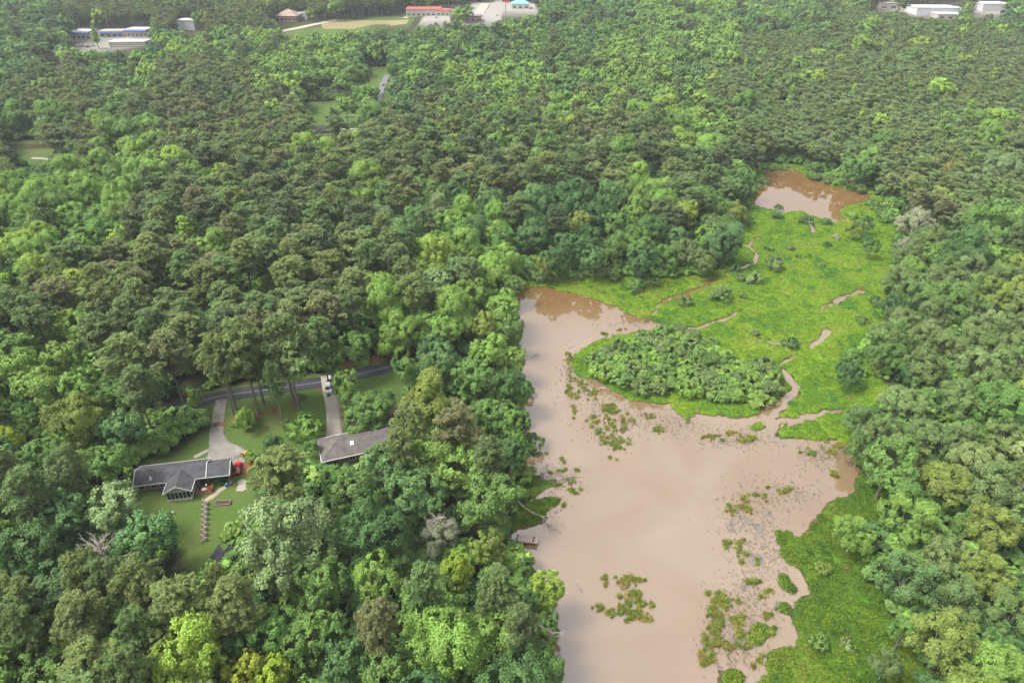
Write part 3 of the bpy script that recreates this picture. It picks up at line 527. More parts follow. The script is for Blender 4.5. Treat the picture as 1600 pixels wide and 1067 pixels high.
# ------------------------------------------------------------------ far buildings
def blockb(name, label, px, w, dpt, h, rz, wallm, roofm, kind='flat', awn=None, nwin=5, cat='shop building'):
    x, y = Gt(*px); t = thing(name, label, cat, (x, y, Th(x, y)+.2), R_(rz)); b = MB(); b.box(-w/2, w/2, -dpt/2, dpt/2, -2, h); b.build('wall', M[wallm], t)
    if kind == 'flat': b = MB(); b.box(-w/2-.4, w/2+.4, -dpt/2-.4, dpt/2+.4, h, h+.7, .15); b.build('roof', M[roofm], t)
    elif kind == 'gable': b = MB(); roofpart(b, -w/2-.5, w/2+.5, -dpt/2-.6, dpt/2+.6, h, h+dpt*.22, .2); b.build('roof', M[roofm], t)
    else:
        b = MB(); q = [(-w/2-.8,-dpt/2-.8,h),(w/2+.8,-dpt/2-.8,h),(w/2+.8,dpt/2+.8,h),(-w/2-.8,dpt/2+.8,h)]; k = min(w, dpt)/2; e1 = (-w/2+k-.1, 0, h+k*.55); e2 = (w/2-k+.1, 0, h+k*.55)
        b.poly([q[0],q[1],e2,e1]); b.poly([q[1],q[2],e2]); b.poly([q[2],q[3],e1,e2]); b.poly([q[3],q[0],e1]); b.poly(q[::-1]); b.build('roof', M[roofm], t)
    if awn: b = MB(); b.hexa([(-w/2,-dpt/2-1.6,h-1.5),(w/2,-dpt/2-1.6,h-1.5),(w/2,-dpt/2-.01,h-1.5),(-w/2,-dpt/2-.01,h-1.5)], [(-w/2,-dpt/2-1.5,h-.6),(w/2,-dpt/2-1.5,h-.6),(w/2,-dpt/2-.01,h-.1),(-w/2,-dpt/2-.01,h-.1)]); b.build('awning', M[awn], t)
    for i in range(nwin):
        xx = -w/2+w*(i+.5)/nwin; winbox(t, xx, -dpt/2, .6, w/nwin*.55, min(1.8, h-2.2), '-y')
    return t
def mper(px, py): return proj(*Gt(px, py), 0)[2]/FPX
s1 = mper(130, 60)
blockb('shop', 'long white-roofed shop row with blue awning, far end nearest the dark trees', (130,60), 34*s1, 16, 6.5, 4, 'shopwall', 'metalroof', awn='blueband')
blockb('shop', 'low shop behind the narrow spire tree with blue awning', (180,57), 36*s1, 14, 5, 2, 'shopwall', 'dirt', awn='blueband', nwin=4)
blockb('shop', 'bright white-roofed shop with blue front at the wood edge', (221,56), 32*s1, 16, 6, 0, 'shopwall', 'metalroof', awn='blueband')
blockb('warehouse', 'plain white flat shed between shops and treeline', (205,72), 52*s1, 14, 4, 3, 'shopwall', 'metalroof', nwin=0, cat='warehouse')
blockb('shed', 'small white shed roof peeking from trees below the shops', (83,88), 16*s1, 9, 3.5, 0, 'shopwall', 'metalroof', nwin=1, cat='shed')
blockb('warehouse', 'white box warehouse showing over bright broadleaf crowns', (297,45), 27*s1, 15, 8, -3, 'metalroof', 'metalroof', nwin=0, cat='warehouse')
s2 = mper(460, 30)
blockb('church', 'tan brick church with hipped pinkish roof beside the dirt road', (453,32), 32*s2, 22, 5, -5, 'tanbrick', 'tanbrick', 'hip', nwin=5, cat='church')
blockb('hall', 'white wing standing next to the tan brick church', (477,30), 13*s2, 14, 6, -5, 'metalroof', 'metalroof', nwin=1, cat='hall')
s3 = mper(670, 24)
blockb('restaurant', 'wide red-roofed restaurant across the far road', (663,24), 52*s3, 22, 6.5, 2, 'shopwall', 'redroof', nwin=7, cat='restaurant')
blockb('restaurant_annex', 'lower red-roofed annex joined to the far restaurant', (694,24), 20*s3, 16, 5, -4, 'shopwall', 'redroof', nwin=3, cat='restaurant')
blockb('store', 'low brown-roofed store in front of the red restaurant', (728,33), 44*s3, 18, 5, 0, 'tanbrick', 'brownroof', nwin=6, cat='store')
blockb('pavilion', 'teal-roofed building with a raised hip near the road bend', (813,13), 28*s3, 18, 5, 0, 'metalroof', 'tealroof', 'hip', nwin=3, cat='restaurant')
s4 = mper(1460, 24)
blockb('warehouse', 'largest white far building beyond the pine plantation', (1455,22), 62*s4, 28, 7, -4, 'metalroof', 'metalroof', nwin=0, cat='warehouse')
blockb('warehouse', 'low pale warehouse wing beside the largest white far building', (1478,29), 36*s4, 18, 4.5, -4, 'shopwall', 'metalroof', nwin=3, cat='warehouse')
blockb('warehouse', 'white far building nearest the photo corner by the tall pale pole', (1545,16), 44*s4, 24, 7, 2, 'metalroof', 'metalroof', nwin=0, cat='warehouse')
blockb('warehouse', 'small pale shed beside the thin pole beyond the plantation', (1383,13), 30*s4, 16, 5, 2, 'shopwall', 'brownroof', nwin=2, cat='warehouse')
blockb('grey_house', 'small grey-roofed house beyond the lawn in the wood', (527,148), 9., 8, 3, -18, 'tanbrick', 'roof', 'gable', nwin=3, cat='house')
blockb('dark_house', 'dark blue-grey hip roof half hidden by pines', (513,210), 13., 9, 3, 8, 'brick', 'roofd', 'hip', nwin=3, cat='house')
# sign
x, y = Gt(790, 22); t = thing('roadside_sign', 'tall red and white sign panel on posts by the far road', 'sign', (x, y, Th(x, y))); b = MB(); b.box(-.4,.4,-.3,.3,0,12); b.build('post', M['concw'], t)
b = MB(); b.box(-4,4,-.5,.5,12,20); b.build('panel', M['signred'], t); b = MB(); b.box(-2.2,2.2,-.56,-.51,14,18); b.build('emblem', M['carwhite'], t)
strip('far_road', [Gt(*p) for p in [(742,34),(748,24),(757,10),(762,1),(765,-5)]], 11, M['dirt'], .1)
patchsheet('dry_field', [(500,36),(560,30),(610,28),(640,30),(636,38),(560,46),(505,46)], M['dryfield'], .05)
strip('dirt_road', [Gt(*p) for p in [(428,52),(470,44),(520,33),(600,27),(640,28)]], 9, M['dirt'], .1)
strip('lane', [Gt(*p) for p in [(606,118),(600,130),(596,142),(592,155),(586,168)]], 5, M['lane'], .08)
strip('lane', [Gt(*p) for p in [(50,248),(70,249),(82,251)]], 2.5, M['concw'], .08); strip('lane', [Gt(*p) for p in [(84,246),(76,256),(68,264)]], 4, M['asphalt'], .09)
strip('lane', [Gt(*p) for p in [(480,205),(500,207),(520,202),(560,203)]], 3, M['concw'], .08)
x, y = Gt(551, 185); tag(MB().box(-5.5,5.5,-.15,.15,0,1.1).box(-5.7,5.7,-.25,.25,1.1,1.25).build('low_wall', M['concw'], None, (x, y, Th(x, y)+.2), 0), 'long low pale wall crossing the lawn by the far houses', 'wall')
CF = [('white car at the near end of the row below the blue-trimmed shops',122,72,'carwhite'), ('grey car in the car row nearest the dark trees',130,74,'silver'), ('blue car third along the row below the shops',138,75,'blue'), ('second white car at the farther end of the shop car row',146,73,'carwhite'),
 ('red car alone in front of the white-roofed blue-front shop',222,66,'red'), ('silver car beside the red one at the shops',231,66,'silver'), ('white car in front of the restaurant entrance',682,29,'carwhite'), ('dark car by the far road near the sign',752,27,'blue'), ('white car waiting under the red sign',777,26,'carwhite'),
 ('pale car on the lane through the wood',598,134,'carwhite'), ('dark car parked where the wooded lane widens',588,158,'silver'), ('black car at the curb of the wooded lane',603,141,'black')]
for lb, px_, py_, m_ in CF: car(Gt(px_, py_), R_(80 if 'lane' in lb else 20), M[m_], lb, far=True, group='cars parked far off')

# ------------------------------------------------------------------ foliage
def leafmat(name, rough=.6, trans=.25, default=(.07,.13,.03), var=.5):
    m, n, l, b = newmat(name)
    at = n.new('ShaderNodeAttribute'); at.attribute_type = 'INSTANCER'; at.attribute_name = 'tint'
    v = n.new('ShaderNodeAttribute'); v.attribute_name = 'v'
    mr = n.new('ShaderNodeMapRange'); mr.inputs[3].default_value = 1-var; mr.inputs[4].default_value = 1+var*1.25; l.new(v.outputs['Fac'], mr.inputs[0])
    sc = n.new('ShaderNodeVectorMath'); sc.operation = 'SCALE'; l.new(at.outputs['Vector'], sc.inputs[0]); l.new(mr.outputs[0], sc.inputs['Scale'])
    b.inputs['Roughness'].default_value = rough; b.inputs['Specular IOR Level'].default_value = .25
    l.new(sc.outputs[0], b.inputs['Base Color'])
    t = n.new('ShaderNodeBsdfTranslucent'); l.new(sc.outputs[0], t.inputs['Color'])
    x = n.new('ShaderNodeMixShader'); x.inputs[0].default_value = trans; out = n['Material Output']
    l.new(b.outputs[0], x.inputs[1]); l.new(t.outputs[0], x.inputs[2]); l.new(x.outputs[0], out.inputs['Surface'])
    return m
LEAF = leafmat('leaves', trans=.33, var=.42); NEEDLE = leafmat('needles', .7, .3, var=.35)
BARK = mat('bark', (.15,.13,.105), .9, .35, 2.5, .1, bump=.05); PALEBARK = mat('pale bark', (.34,.31,.26), .9, .3, 2.5, .1)
DEADWOOD = mat('weathered dead wood', (.27,.235,.21), .9, .25, 3, .1)
def unit(a): return a/np.maximum(np.linalg.norm(a, axis=-1, keepdims=True), 1e-9)
def rdir(rs, n, zmin=-1.):
    z = rs.uniform(zmin, 1, n); a = rs.uniform(0, 2*np.pi, n); r = np.sqrt(1-z*z)
    return np.stack([r*np.cos(a), r*np.sin(a), z], -1)
def quads(rs, C, N, sx, sy, T=None):
    """one small leaf-cluster face at each C facing N; T: long direction"""
    t = rdir(rs, len(C)) if T is None else T
    u = unit(np.cross(N, t)); w = unit(np.cross(u, N))
    sx = sx*rs.uniform(.6, 1.3, (len(C), 1)); sy = sy*rs.uniform(.6, 1.3, (len(C), 1))
    bend = N*(sx*.25)
    V = np.stack([C-w*sy, C+u*sx-bend, C+w*sy, C-u*sx-bend], 1)
    return V
def finish(name, V, vv, m, extra=None):
    """V (n,4,3) faces with variation vv; extra=(MB, material) adds woody geometry in the same mesh"""
    n = len(V); F = np.arange(n*4).reshape(n, 4)
    if extra is None:
        me = add_mesh(name, V.reshape(-1, 3), F, [m])
        fv = np.repeat(vv, 4)
    else:
        tb, tm = extra; k = n*4
        quadF = [tuple(f) for f in tb.f if len(f) == 4]
        VV = np.concatenate([V.reshape(-1, 3), np.array(tb.v)]); FF = np.concatenate([F, np.array(quadF)+k])
        me = add_mesh(name, VV, FF, [m, tm], fmat=np.concatenate([np.zeros(n), np.ones(len(quadF))]))
        fv = np.concatenate([np.repeat(vv, 4), np.full(len(tb.v), .5)])
    a = me.attributes.new('v', 'FLOAT', 'POINT'); a.data.foreach_set('value', fv.astype(np.float32))
    return me
def branch(tb, p0, p1, r0, r1, rs, sag=.0, n=4, sides=5):
    p0 = np.array(p0, float); p1 = np.array(p1, float); L = np.linalg.norm(p1-p0); pts = []
    for i in range(n+1):
        t = i/n; p = p0+(p1-p0)*t+np.array([rs.normal(0, .03*L), rs.normal(0, .03*L), 0])*(0 < i < n); p[2] += sag*L*math.sin(math.pi*t); pts.append(p)
    tb.tube(pts, [r0+(r1-r0)*i/n for i in range(n+1)], sides); return pts
def lobes(rs, kind, R, H):
    """lobe centres and radii (n,3),(n,) of a crown with its top at H"""
    if kind == 'broad':
        cz = H-R*rs.uniform(.95, 1.1); hz = H-cz
        n = 17; d = rdir(rs, n*5, -.75)
        keep = [0]
        for i in range(1, len(d)):
            if all(np.dot(d[i], d[j]) < .74 for j in keep): keep.append(i)
        d = d[keep]; k = rs.uniform(.42, .8, len(d))
        C = np.stack([d[:,0]*R*k, d[:,1]*R*k, cz+d[:,2]*hz*k*np.where(d[:,2] < 0, 1.1, 1)], -1)
        r = R*rs.uniform(.24, .48, len(d))
        C = np.vstack([C, [[0, 0, cz]]]); r = np.append(r, R*.5); return C, r
    if kind == 'spire':
        n = 22; C = []; r = []
        for i in range(n):
            t = (i+.5)/n; z = H-H*.68*t; rad = R*(.15+.85*t**.8)*(1 if t < .8 else .8); a = i*2.4+rs.uniform(-.4, .4)
            C.append((math.cos(a)*rad*.55, math.sin(a)*rad*.55, z)); r.append(R*(.22+.25*t))
        C.append((0, 0, H-.6)); r.append(R*.2); return np.array(C), np.array(r)
    if kind == 'wet':
        n = 20; d = rdir(rs, n*3, -.2); keep = [0]
        for i in range(1, len(d)):
            if all(np.dot(d[i], d[j]) < .8 for j in keep): keep.append(i)
        d = d[keep]; k = rs.uniform(.55, .9, len(d)); cz = H*.5
        C = np.stack([d[:,0]*R*k, d[:,1]*R*k, cz+d[:,2]*(H-cz)*k], -1); r = R*rs.uniform(.2, .34, len(d)); return C, r
    if kind == 'shrub':
        n = 9; d = rdir(rs, n, .0); k = rs.uniform(.4, .7, n)
        C = np.stack([d[:,0]*R*k, d[:,1]*R*k, H*.35+d[:,2]*H*.35], -1); r = R*rs.uniform(.3, .42, n)
        C = np.vstack([C, [[0, 0, H*.45]]]); return C, np.append(r, R*.45)
def crown(name, kind, seed, R, H, nq, leaf, wood=None, lumps=None):
    rs = np.random.RandomState(seed); C, r = lobes(rs, kind, R, H)
    per = lumps or 22; ax = np.array([1, 1, .85 if kind != 'wet' else 1.15])
    Lc, Lr, Ln, Lv = [], [], [], []
    for c, q in zip(C, r):
        d = rdir(rs, per, -.5); pos = c+d*q*ax*rs.uniform(.72, 1.0, (per, 1))
        keep = np.ones(per, bool)
        for c2, q2 in zip(C, r):
            if q2 is q and (c2 == c).all(): continue
            keep &= np.linalg.norm((pos-c2)/ax, axis=1) > q2*.82
        Lc.append(pos[keep]); Ln.append(d[keep]); Lr.append(np.full(keep.sum(), q*.33)*rs.uniform(.7, 1.3, keep.sum())); Lv.append(rs.uniform(0, 1, keep.sum())*.5+rs.uniform(0, .5))
    Lc = np.vstack(Lc); Ln = np.vstack(Ln); Lr = np.concatenate(Lr); Lv = np.concatenate(Lv)
    w = Lr**2; idx = rs.choice(len(Lc), nq, p=w/w.sum())
    d = rdir(rs, nq); s = np.sum(d*Ln[idx], 1) < -.1; d[s] -= 2*np.sum(d[s]*Ln[idx][s], 1, keepdims=True)*Ln[idx][s]
    P = Lc[idx]+d*(Lr[idx]*np.where(rs.rand(nq) < .14, rs.uniform(1.1, 1.7, nq), rs.uniform(.5, 1.12, nq)))[:, None]
    N = unit(d*.7+Ln[idx]*.45+np.array([0, 0, .35])+rs.normal(0, .38, (nq, 3)))
    if kind == 'wet':
        P = P+rs.normal(0, R*.035, (nq, 3)); T = unit(Ln[idx]+np.array([0, 0, .8])+rs.normal(0, .4, (nq, 3)))
        V = quads(rs, P, N, leaf*.6, leaf*1.5, T)
    else: V = quads(rs, P, N, leaf, leaf*1.15)
    vv = np.clip(Lv[idx]*.55+rs.uniform(0, .45, nq), 0, 1)
    return finish(name, V, vv, LEAF, wood), C, r
def pine_crown(name, seed, R, H, nq, leaf, wood=None, npad=70, live=.5, slim=1.):
    rs = np.random.RandomState(seed); C = []; q = []
    off = rs.uniform(-.15, .15, 2)*R
    for i in range(npad):
        t = rs.uniform(0, 1)**.8; z = H-R*.12-H*live*t
        prof = min(1, .38+1.5*t)*(1 if t < .6 else 1-(t-.6)*1.3)*slim
        a = rs.uniform(0, 2*np.pi); rad = R*prof*math.sqrt(rs.uniform(.05, 1))*(.85+.25*math.sin(a*3+seed))
        C.append((math.cos(a)*rad+off[0]*t, math.sin(a)*rad+off[1]*t, z-rad*.12)); q.append(R*rs.uniform(.13, .23))
    C = np.array(C); q = np.array(q)
    w = q**2; idx = rs.choice(npad, nq, p=w/w.sum()); d = rdir(rs, nq, -.45)
    # tufts: sub clumps inside every pad
    sub = rdir(rs, npad*10, -.3).reshape(npad, 10, 3); k = rs.randint(0, 10, nq)
    c = C[idx]+sub[idx, k]*q[idx][:, None]*np.array([.95, .95, .62])
    P = c+d*(q[idx]*rs.uniform(.15, .42, nq))[:, None]
    N = unit(rs.normal(0, .7, (nq, 3))+d*.5+np.array([0, 0, 1.1])); T = unit(d+np.array([0, 0, .4])+rs.normal(0, .3, (nq, 3)))
    V = quads(rs, P, N, leaf*.42, leaf*1.25, T)
    pv = rs.uniform(0, 1, npad); vv = np.clip(pv[idx]*.45+rs.uniform(0, .55, nq), 0, 1)
    return finish(name, V, vv, NEEDLE, wood), C, q
def wood_for(kind, seed, R, H, C, sides=6, full=True):
    rs = np.random.RandomState(seed+500); tb = MB(); lean = rs.uniform(-.03, .03, 2)*H
    r0 = .011*H+.02*R
    top = H*(.93 if kind in ('pine', 'spire') else .62); n = 7
    pts = [(lean[0]*(i/n)**1.5, lean[1]*(i/n)**1.5, top*i/n) for i in range(n+1)]
    tb.tube([(0, 0, -.8)]+pts, [r0*1.5, r0*1.25]+[r0*(1-.82*i/n) for i in range(1, n+1)], sides+1)
    ids = rs.choice(len(C), min(len(C), (26 if kind == 'pine' else 16) if full else 2), replace=False)
    for i in ids:
        c = C[i]; t = np.clip((c[2]-.35*np.hypot(c[0], c[1])-1)/top, .3, .95) if kind != 'wet' else rs.uniform(.1, .45)
        p0 = np.array([lean[0]*t**1.5, lean[1]*t**1.5, top*t]); branch(tb, p0, c, r0*(.42 if kind != 'pine' else .3)*(1.1-t*.6), r0*.1, rs, .04, 4, 5)
    return tb
TW = {'broad': BARK, 'spire': BARK, 'pine': BARK, 'wet': PALEBARK, 'shrub': BARK}
PROTO = {}
def make_proto(key, kind, seed, R, H, nq, leaf, single=False, **kw):
    """crown and trunk meshes (or one mesh with both for the far wood)"""
    if kind == 'pine': cm, C, q = pine_crown('crown', seed, R, H, nq, leaf, **kw)
    else: cm, C, q = crown('crown', kind, seed, R, H, nq, leaf, **kw)
    if kind == 'shrub': PROTO[key] = (cm, None, R, H); return
    tb = wood_for(kind, seed, R, H, C, 4 if single else 6, not single)
    if single:
        bpy.data.meshes.remove(cm)
        if kind == 'pine': cm, _, _ = pine_crown('tree', seed, R, H, nq, leaf, wood=(tb, TW[kind]), **kw)
        else: cm, _, _ = crown('tree', kind, seed, R, H, nq, leaf, wood=(tb, TW[kind]), **kw)
        PROTO[key] = (cm, None, R, H)
    else: PROTO[key] = (cm, tb.mesh('trunk', TW[kind]), R, H)
for i in range(4): make_proto(('broadL', i), 'broad', 10+i, 9., 20., 26000, .225, lumps=34)
for i in range(5): make_proto(('broadM', i), 'broad', 30+i, 5.5, 16., 11000, .215)
for i in range(3): make_proto(('spireM', i), 'spire', 50+i, 3.6, 19., 7000, .21)
for i in range(4): make_proto(('pineL', i), 'pine', 60+i, 6.2, 24., 22000, .29, npad=95, live=.46)
for i in range(4): make_proto(('pineM', i), 'pine', 70+i, 5.2, 21., 10000, .34, npad=62, live=.44)
for i in range(5): make_proto(('wetM', i), 'wet', 80+i, 6.2, 13., 13000, .20)
for i in range(4): make_proto(('shrubM', i), 'shrub', 90+i, 2.6, 3.2, 3600, .14)
for i in range(4): make_proto(('farbroad', i), 'broad', 110+i, 5.5, 15., 3400, .42, single=True, lumps=12)
for i in range(2): make_proto(('farspire', i), 'spire', 120+i, 3.3, 18., 900, .6, single=True, lumps=12)
for i in range(4): make_proto(('farpine', i), 'pine', 130+i, 5.2, 20., 3400, .5, single=True, npad=46, live=.46)
for i in range(2): make_proto(('midbroad', i), 'broad', 140+i, 5.5, 15., 7000, .28, single=True)
for i in range(2): make_proto(('midpine', i), 'pine', 150+i, 5.2, 20., 6500, .38, single=True, npad=60)
NV = {'broadL':4,'broadM':5,'spireM':3,'pineL':4,'pineM':4,'wetM':5,'shrubM':4,'farbroad':4,'farspire':2,'farpine':4,'midbroad':2,'midpine':2}
TONE = {'l': ((.17,.25,.04),'lime green'), 'y': ((.20,.26,.03),'yellow-lime'), 'b': ((.13,.215,.042),'bright green'), 'g': ((.093,.165,.038),'mid-green'),
 'd': ((.055,.11,.032),'dark green'), 'c': ((.085,.155,.05),'blue-green'), 's': ((.15,.21,.085),'silvery green'), 'o': ((.135,.178,.036),'olive-gold'),
 'p': ((.095,.142,.046),'grey-green'), 'q': ((.115,.15,.046),'olive-green'), 'r': ((.12,.135,.053),'brownish-green'), 'e': ((.07,.105,.042),'dusky green'),
 'w': ((.10,.15,.045),'soft green'), 'v': ((.13,.18,.06),'pale green'), 'k': ((.18,.20,.12),'greyish pale'), 'a': ((.22,.16,.05),'rusty olive'), 'x': ((.125,.175,.055),'pale olive-green'), 'z': ((.11,.16,.055),'soft grey-green')}
HERO = """Bb 115 275 34;Bb 82 312 34;Bb 140 305 25;Bb 25 322 24;Bg 175 285 26;Bb 205 275 24;Bl 215 235 20;Bl 245 220 20;Bl 280 258 27;Bl 325 290 17;Pp 250 330 30;Pe 325 325 34;Pp 275 290 28;
Sl 290 368 21;Bb 180 335 28;Bl 188 368 20;Bl 172 397 15;Bg 100 410 28;Bg 35 365 30;Bg 130 350 26;Bl 65 430 34;Bg 8 412 26;Pq 230 400 30;Pp 290 412 30;Pq 200 432 26;Bl 311 458 16;Pp 350 420 28;Pq 380 395 28;
Pe 320 240 26;Pp 355 235 24;Pe 385 260 24;Sl 518 315 15;Sl 495 338 12;Bb 490 372 19;Bl 536 380 13;Bl 680 400 32;Bc 655 345 28;Bb 726 335 26;Bs 600 350 28;Bs 690 325 25;Bg 680 303 28;Bc 762 312 24;
Bl 716 225 17;Bb 680 212 20;Bg 785 372 22;Bb 782 430 22;Bb 740 455 25;Bs 680 445 27;Pp 620 398 26;Pe 560 330 30;Pp 480 310 28;Pe 440 330 30;Pp 600 300 28;Pq 520 412 28;Pp 572 395 28;Pq 450 420 32;Pp 410 390 30;
Pq 550 442 32;Bd 408 366 24;Bl 115 497 21;Bb 25 578 34;Bb 60 605 36;Bb 92 560 30;Bo 120 645 44;Bc 192 667 31;Pp 150 512 34;Pq 192 548 42;Pr 260 545 38;Pq 345 553 38;Pq 392 545 38;Pp 212 600 36;Pp 50 482 34;
Pp 200 487 32;Pp 262 472 30;Bb 312 503 18;Bg 170 722 30;By 10 682 20;Bg 60 703 30;Pp 100 725 32;Bg 300 612 12;
Pv 450 552 40;Pp 426 588 17;Pp 500 520 28;Bg 550 542 27;Bg 520 562 20;Bg 572 614 44;Bb 536 596 22;Bb 625 513 37;Bb 690 512 33;Bg 632 572 20;Bc 690 560 30;Bo 756 506 25;Bb 772 547 32;Bg 740 582 32;Bo 665 622 46;
Pq 640 655 32;Pr 712 655 40;Bg 762 642 30;Bd 800 602 28;Bb 675 700 40;Bc 598 724 38;Pp 765 707 30;Pq 437 732 46;Bg 522 752 27;Bg 800 655 25;Bd 798 705 26;
Bs 176 790 42;Bc 106 798 38;Bc 225 840 45;Pp 38 762 42;Pp 2 735 35;Bd 35 860 48;Pp 18 972 40;Pq 125 892 36;Pp 165 900 38;Pq 120 965 46;Pq 212 905 42;Pq 275 940 52;Pq 368 935 46;Pp 210 982 38;By 106 1010 26;
Bl 290 1040 66;By 388 1048 36;Pp 195 1045 42;Bd 360 990 42;Bs 438 850 74;Bd 575 822 56;Bg 545 765 36;Bc 652 775 46;Wk 688 833 34;Bg 762 778 46;Bo 762 852 27;By 715 886 26;Pp 662 905 34;Bb 580 900 38;Bg 503 912 40;
Pr 586 968 38;Bg 662 942 44;Pp 776 918 38;Bb 690 1005 66;Bb 782 992 50;Bl 852 915 29;Bc 828 935 20;Bg 488 988 46;Bd 540 1030 46;Bg 432 985 40;By 424 1050 34;Bg 838 1020 38;Pp 812 975 32;Pq 338 912 24;Pq 624 690 27;Bg 535 742 22;Bg 610 1050 44;Bg 60 1050 44;Bb 790 470 24;Bg 794 515 22;Bb 798 556 24;Bg 806 600 24;Bd 808 648 22;Bg 806 690 22;Bg 852 972 26;Bg 850 1040 30;Bg 800 440 18;
Bs 1560 262 28;Ba 1490 266 15;Wk 1430 348 29;Bc 1568 322 22;Wg 1362 385 14;Wo 1335 357 12;Wd 1353 350 13;Bb 1457 392 15;Wk 1415 385 15;Ww 1408 432 27;Wb 1425 417 20;Wv 1472 430 20;Wv 1520 422 26;Ww 1540 380 26;
Ww 1500 372 22;Wg 1305 235 14;Bg 1330 262 19;Bg 1355 262 19;Wd 1392 478 22;Wv 1412 505 26;Ww 1465 492 28;Wv 1550 510 36;Wg 1376 556 26;Wd 1330 582 22;Ww 1450 572 32;Wv 1530 570 36;Wv 1412 630 36;Ww 1345 655 26;
Ww 1500 622 36;Ww 1562 602 34;Bg 1390 722 42;Wv 1530 722 40;Ww 1450 680 34;Ww 1572 682 34;Wg 1345 700 22;Bg 1403 755 36;Wb 1335 830 32;Wb 1425 815 42;Wc 1416 905 50;Wv 1485 872 36;Wo 1556 820 42;Wo 1544 892 40;
Ww 1500 942 42;Wo 1472 1000 54;Ww 1580 962 38;Wb 1560 1042 46;Ww 1385 1035 26;Wg 1410 985 24;
Bs 932 235 24;Bc 830 362 27;Pe 868 335 22;Bo 905 298 20;Bo 905 345 19;Bc 950 310 26;Bg 962 350 24;Bb 990 330 18;Bb 1036 300 24;Bo 848 410 13;Bd 895 385 25;Bd 868 402 22;Bc 930 402 22;Bg 995 372 22;Bd 1000 405 24;
Wg 1035 400 24;Ww 1070 392 26;Ww 1110 352 24;Wg 1122 320 22;Ww 1098 405 22;Wg 1135 350 18;Pe 1090 245 24;Pe 1125 242 22;Bl 1000 180 20;Bl 800 238 15;Bb 955 270 16;Sb 985 232 14;Bg 1180 200 20;Bg 1165 160 22;
Bg 560 122 24;Bb 540 165 20;Bg 625 115 20;Ps 455 160 20;Bg 95 190 30;Pe 95 215 28;Bb 150 190 24;Sl 148 55 7;Bl 270 200 14;Bg 20 180 22;Pe 12 245 18""".replace('\n', '').split(';')
GRID = """ggPPPPPPPPPPPPggggggbbbgggyyyyyg
gggggbbbbbbggggggggbbbbyyyyyyyyy
gPPgbPPPbbbgggbbbggbbgyyyyyyyyyy
PPPgPPPPPPPggPPbmbmmbbyyyyyyyyyy
PPPbbPPPPPPPPPPmPmPmPbgPyyyyyyyy
PbbbbPbPPPPPPPPPmmPmmPggwPyyyyyy
bbbbPPPPPPPbPggggdddbmgwwwggPPyy
bbbbPPbPPPPPgbgbdddddggwwwwwwwgg
bgbPPPPPPPPPPbgbddddddwwwwwwwwww
bPbPPPPPPPPPPgbbbgdwwwwwwwwwwwww
PgbPPPPPPPPPggbbbbdwwwwwwwwwwwww
bbbPPPPPPPPggbbbbgdwwwwwwwwwwwww
bbbggPPPPPPPbbbggddwwwwwwwwwwwww
bggggggggbbgPbbggddwwwwwwwwwwwww
dPggggggggPPPPbbddwwwwwwwwwwwwww
PdgccggggPggggcbgddwwwwwwwwwwwww
PdcccgggggggggcggddwwwwwwwwwwwwW
ddgcgPPPPgggdddgggdwwwwwwwwwwwww
ddPPPPPPPggggPggyPdwwwwwwwwwwwww
PPPPPPPPgggPPgggPggwwwwwwwwwwwww
PPPPPggggggggbbbPggwwwwwwwwwwwww
gPPgllgggggggbbbggggwwwwwwwwwwww""".split('\n')
OPEN = [[(868,1075),(872,1000),(888,950),(886,905),(868,880),(842,845),(842,828),(803,832),(803,800),(828,745),(838,705),(832,640),(835,600),(815,545),(812,490),(803,452),(840,443),(960,430),(1000,452),(1060,438),(1110,428),(1150,408),
 (1165,380),(1160,335),(1178,312),(1200,266),(1240,264),(1300,290),(1362,302),(1372,330),(1345,345),(1388,400),(1378,450),(1368,500),(1328,555),(1308,600),(1330,640),(1305,680),(1318,770),(1388,775),(1345,810),(1322,850),(1325,900),(1375,960),(1365,1075)],
 [(205,768),(215,722),(250,714),(300,685),(330,640),(285,638),(283,622),(345,605),(500,580),(540,570),(622,556),(622,580),(520,600),(528,640),(540,668),(600,668),(600,690),(560,738),(490,722),(396,722),(388,770),(380,810),(352,850),(352,888),(322,885),(255,800),(232,782)],
 [(112,44),(145,44),(150,50),(200,46),(238,42),(236,62),(222,74),(140,76),(112,74)], [(70,80),(95,80),(95,92),(70,92)], [(276,33),(314,33),(314,52),(280,52)], [(430,20),(480,18),(486,40),(640,20),(640,42),(560,44),(432,52)],
 [(634,8),(706,8),(708,26),(770,26),(770,34),(720,34),(634,32)], [(742,0),(845,0),(845,14),(800,26),(742,28)], [(1358,6),(1400,4),(1402,14),(1360,14)], [(1405,12),(1500,8),(1498,27),(1425,24)], [(1522,8),(1572,6),(1572,20),(1522,22)],
 [(18,222),(60,220),(82,236),(84,262),(66,262),(20,250)], [(490,170),(514,168),(508,205),(490,208)], [(540,172),(560,175),(558,210),(542,210)], [(517,132),(534,132),(534,146),(517,146)], [(496,683),(595,668),(572,692),(550,722),(495,718)], [(590,122),(606,122),(604,160),(586,162)]]
KEEPOUT = [YARD]+LAWNS+LOTS
rng = np.random.RandomState(7)
TREES = []   # dict: kind, tone, x, y, z, r, H, proto class
def mk(kind, tone, x, y, r, H):
    TREES.append(dict(k=kind, t=tone, x=float(x), y=float(y), r=float(r), H=float(H), z=Th(x, y)))
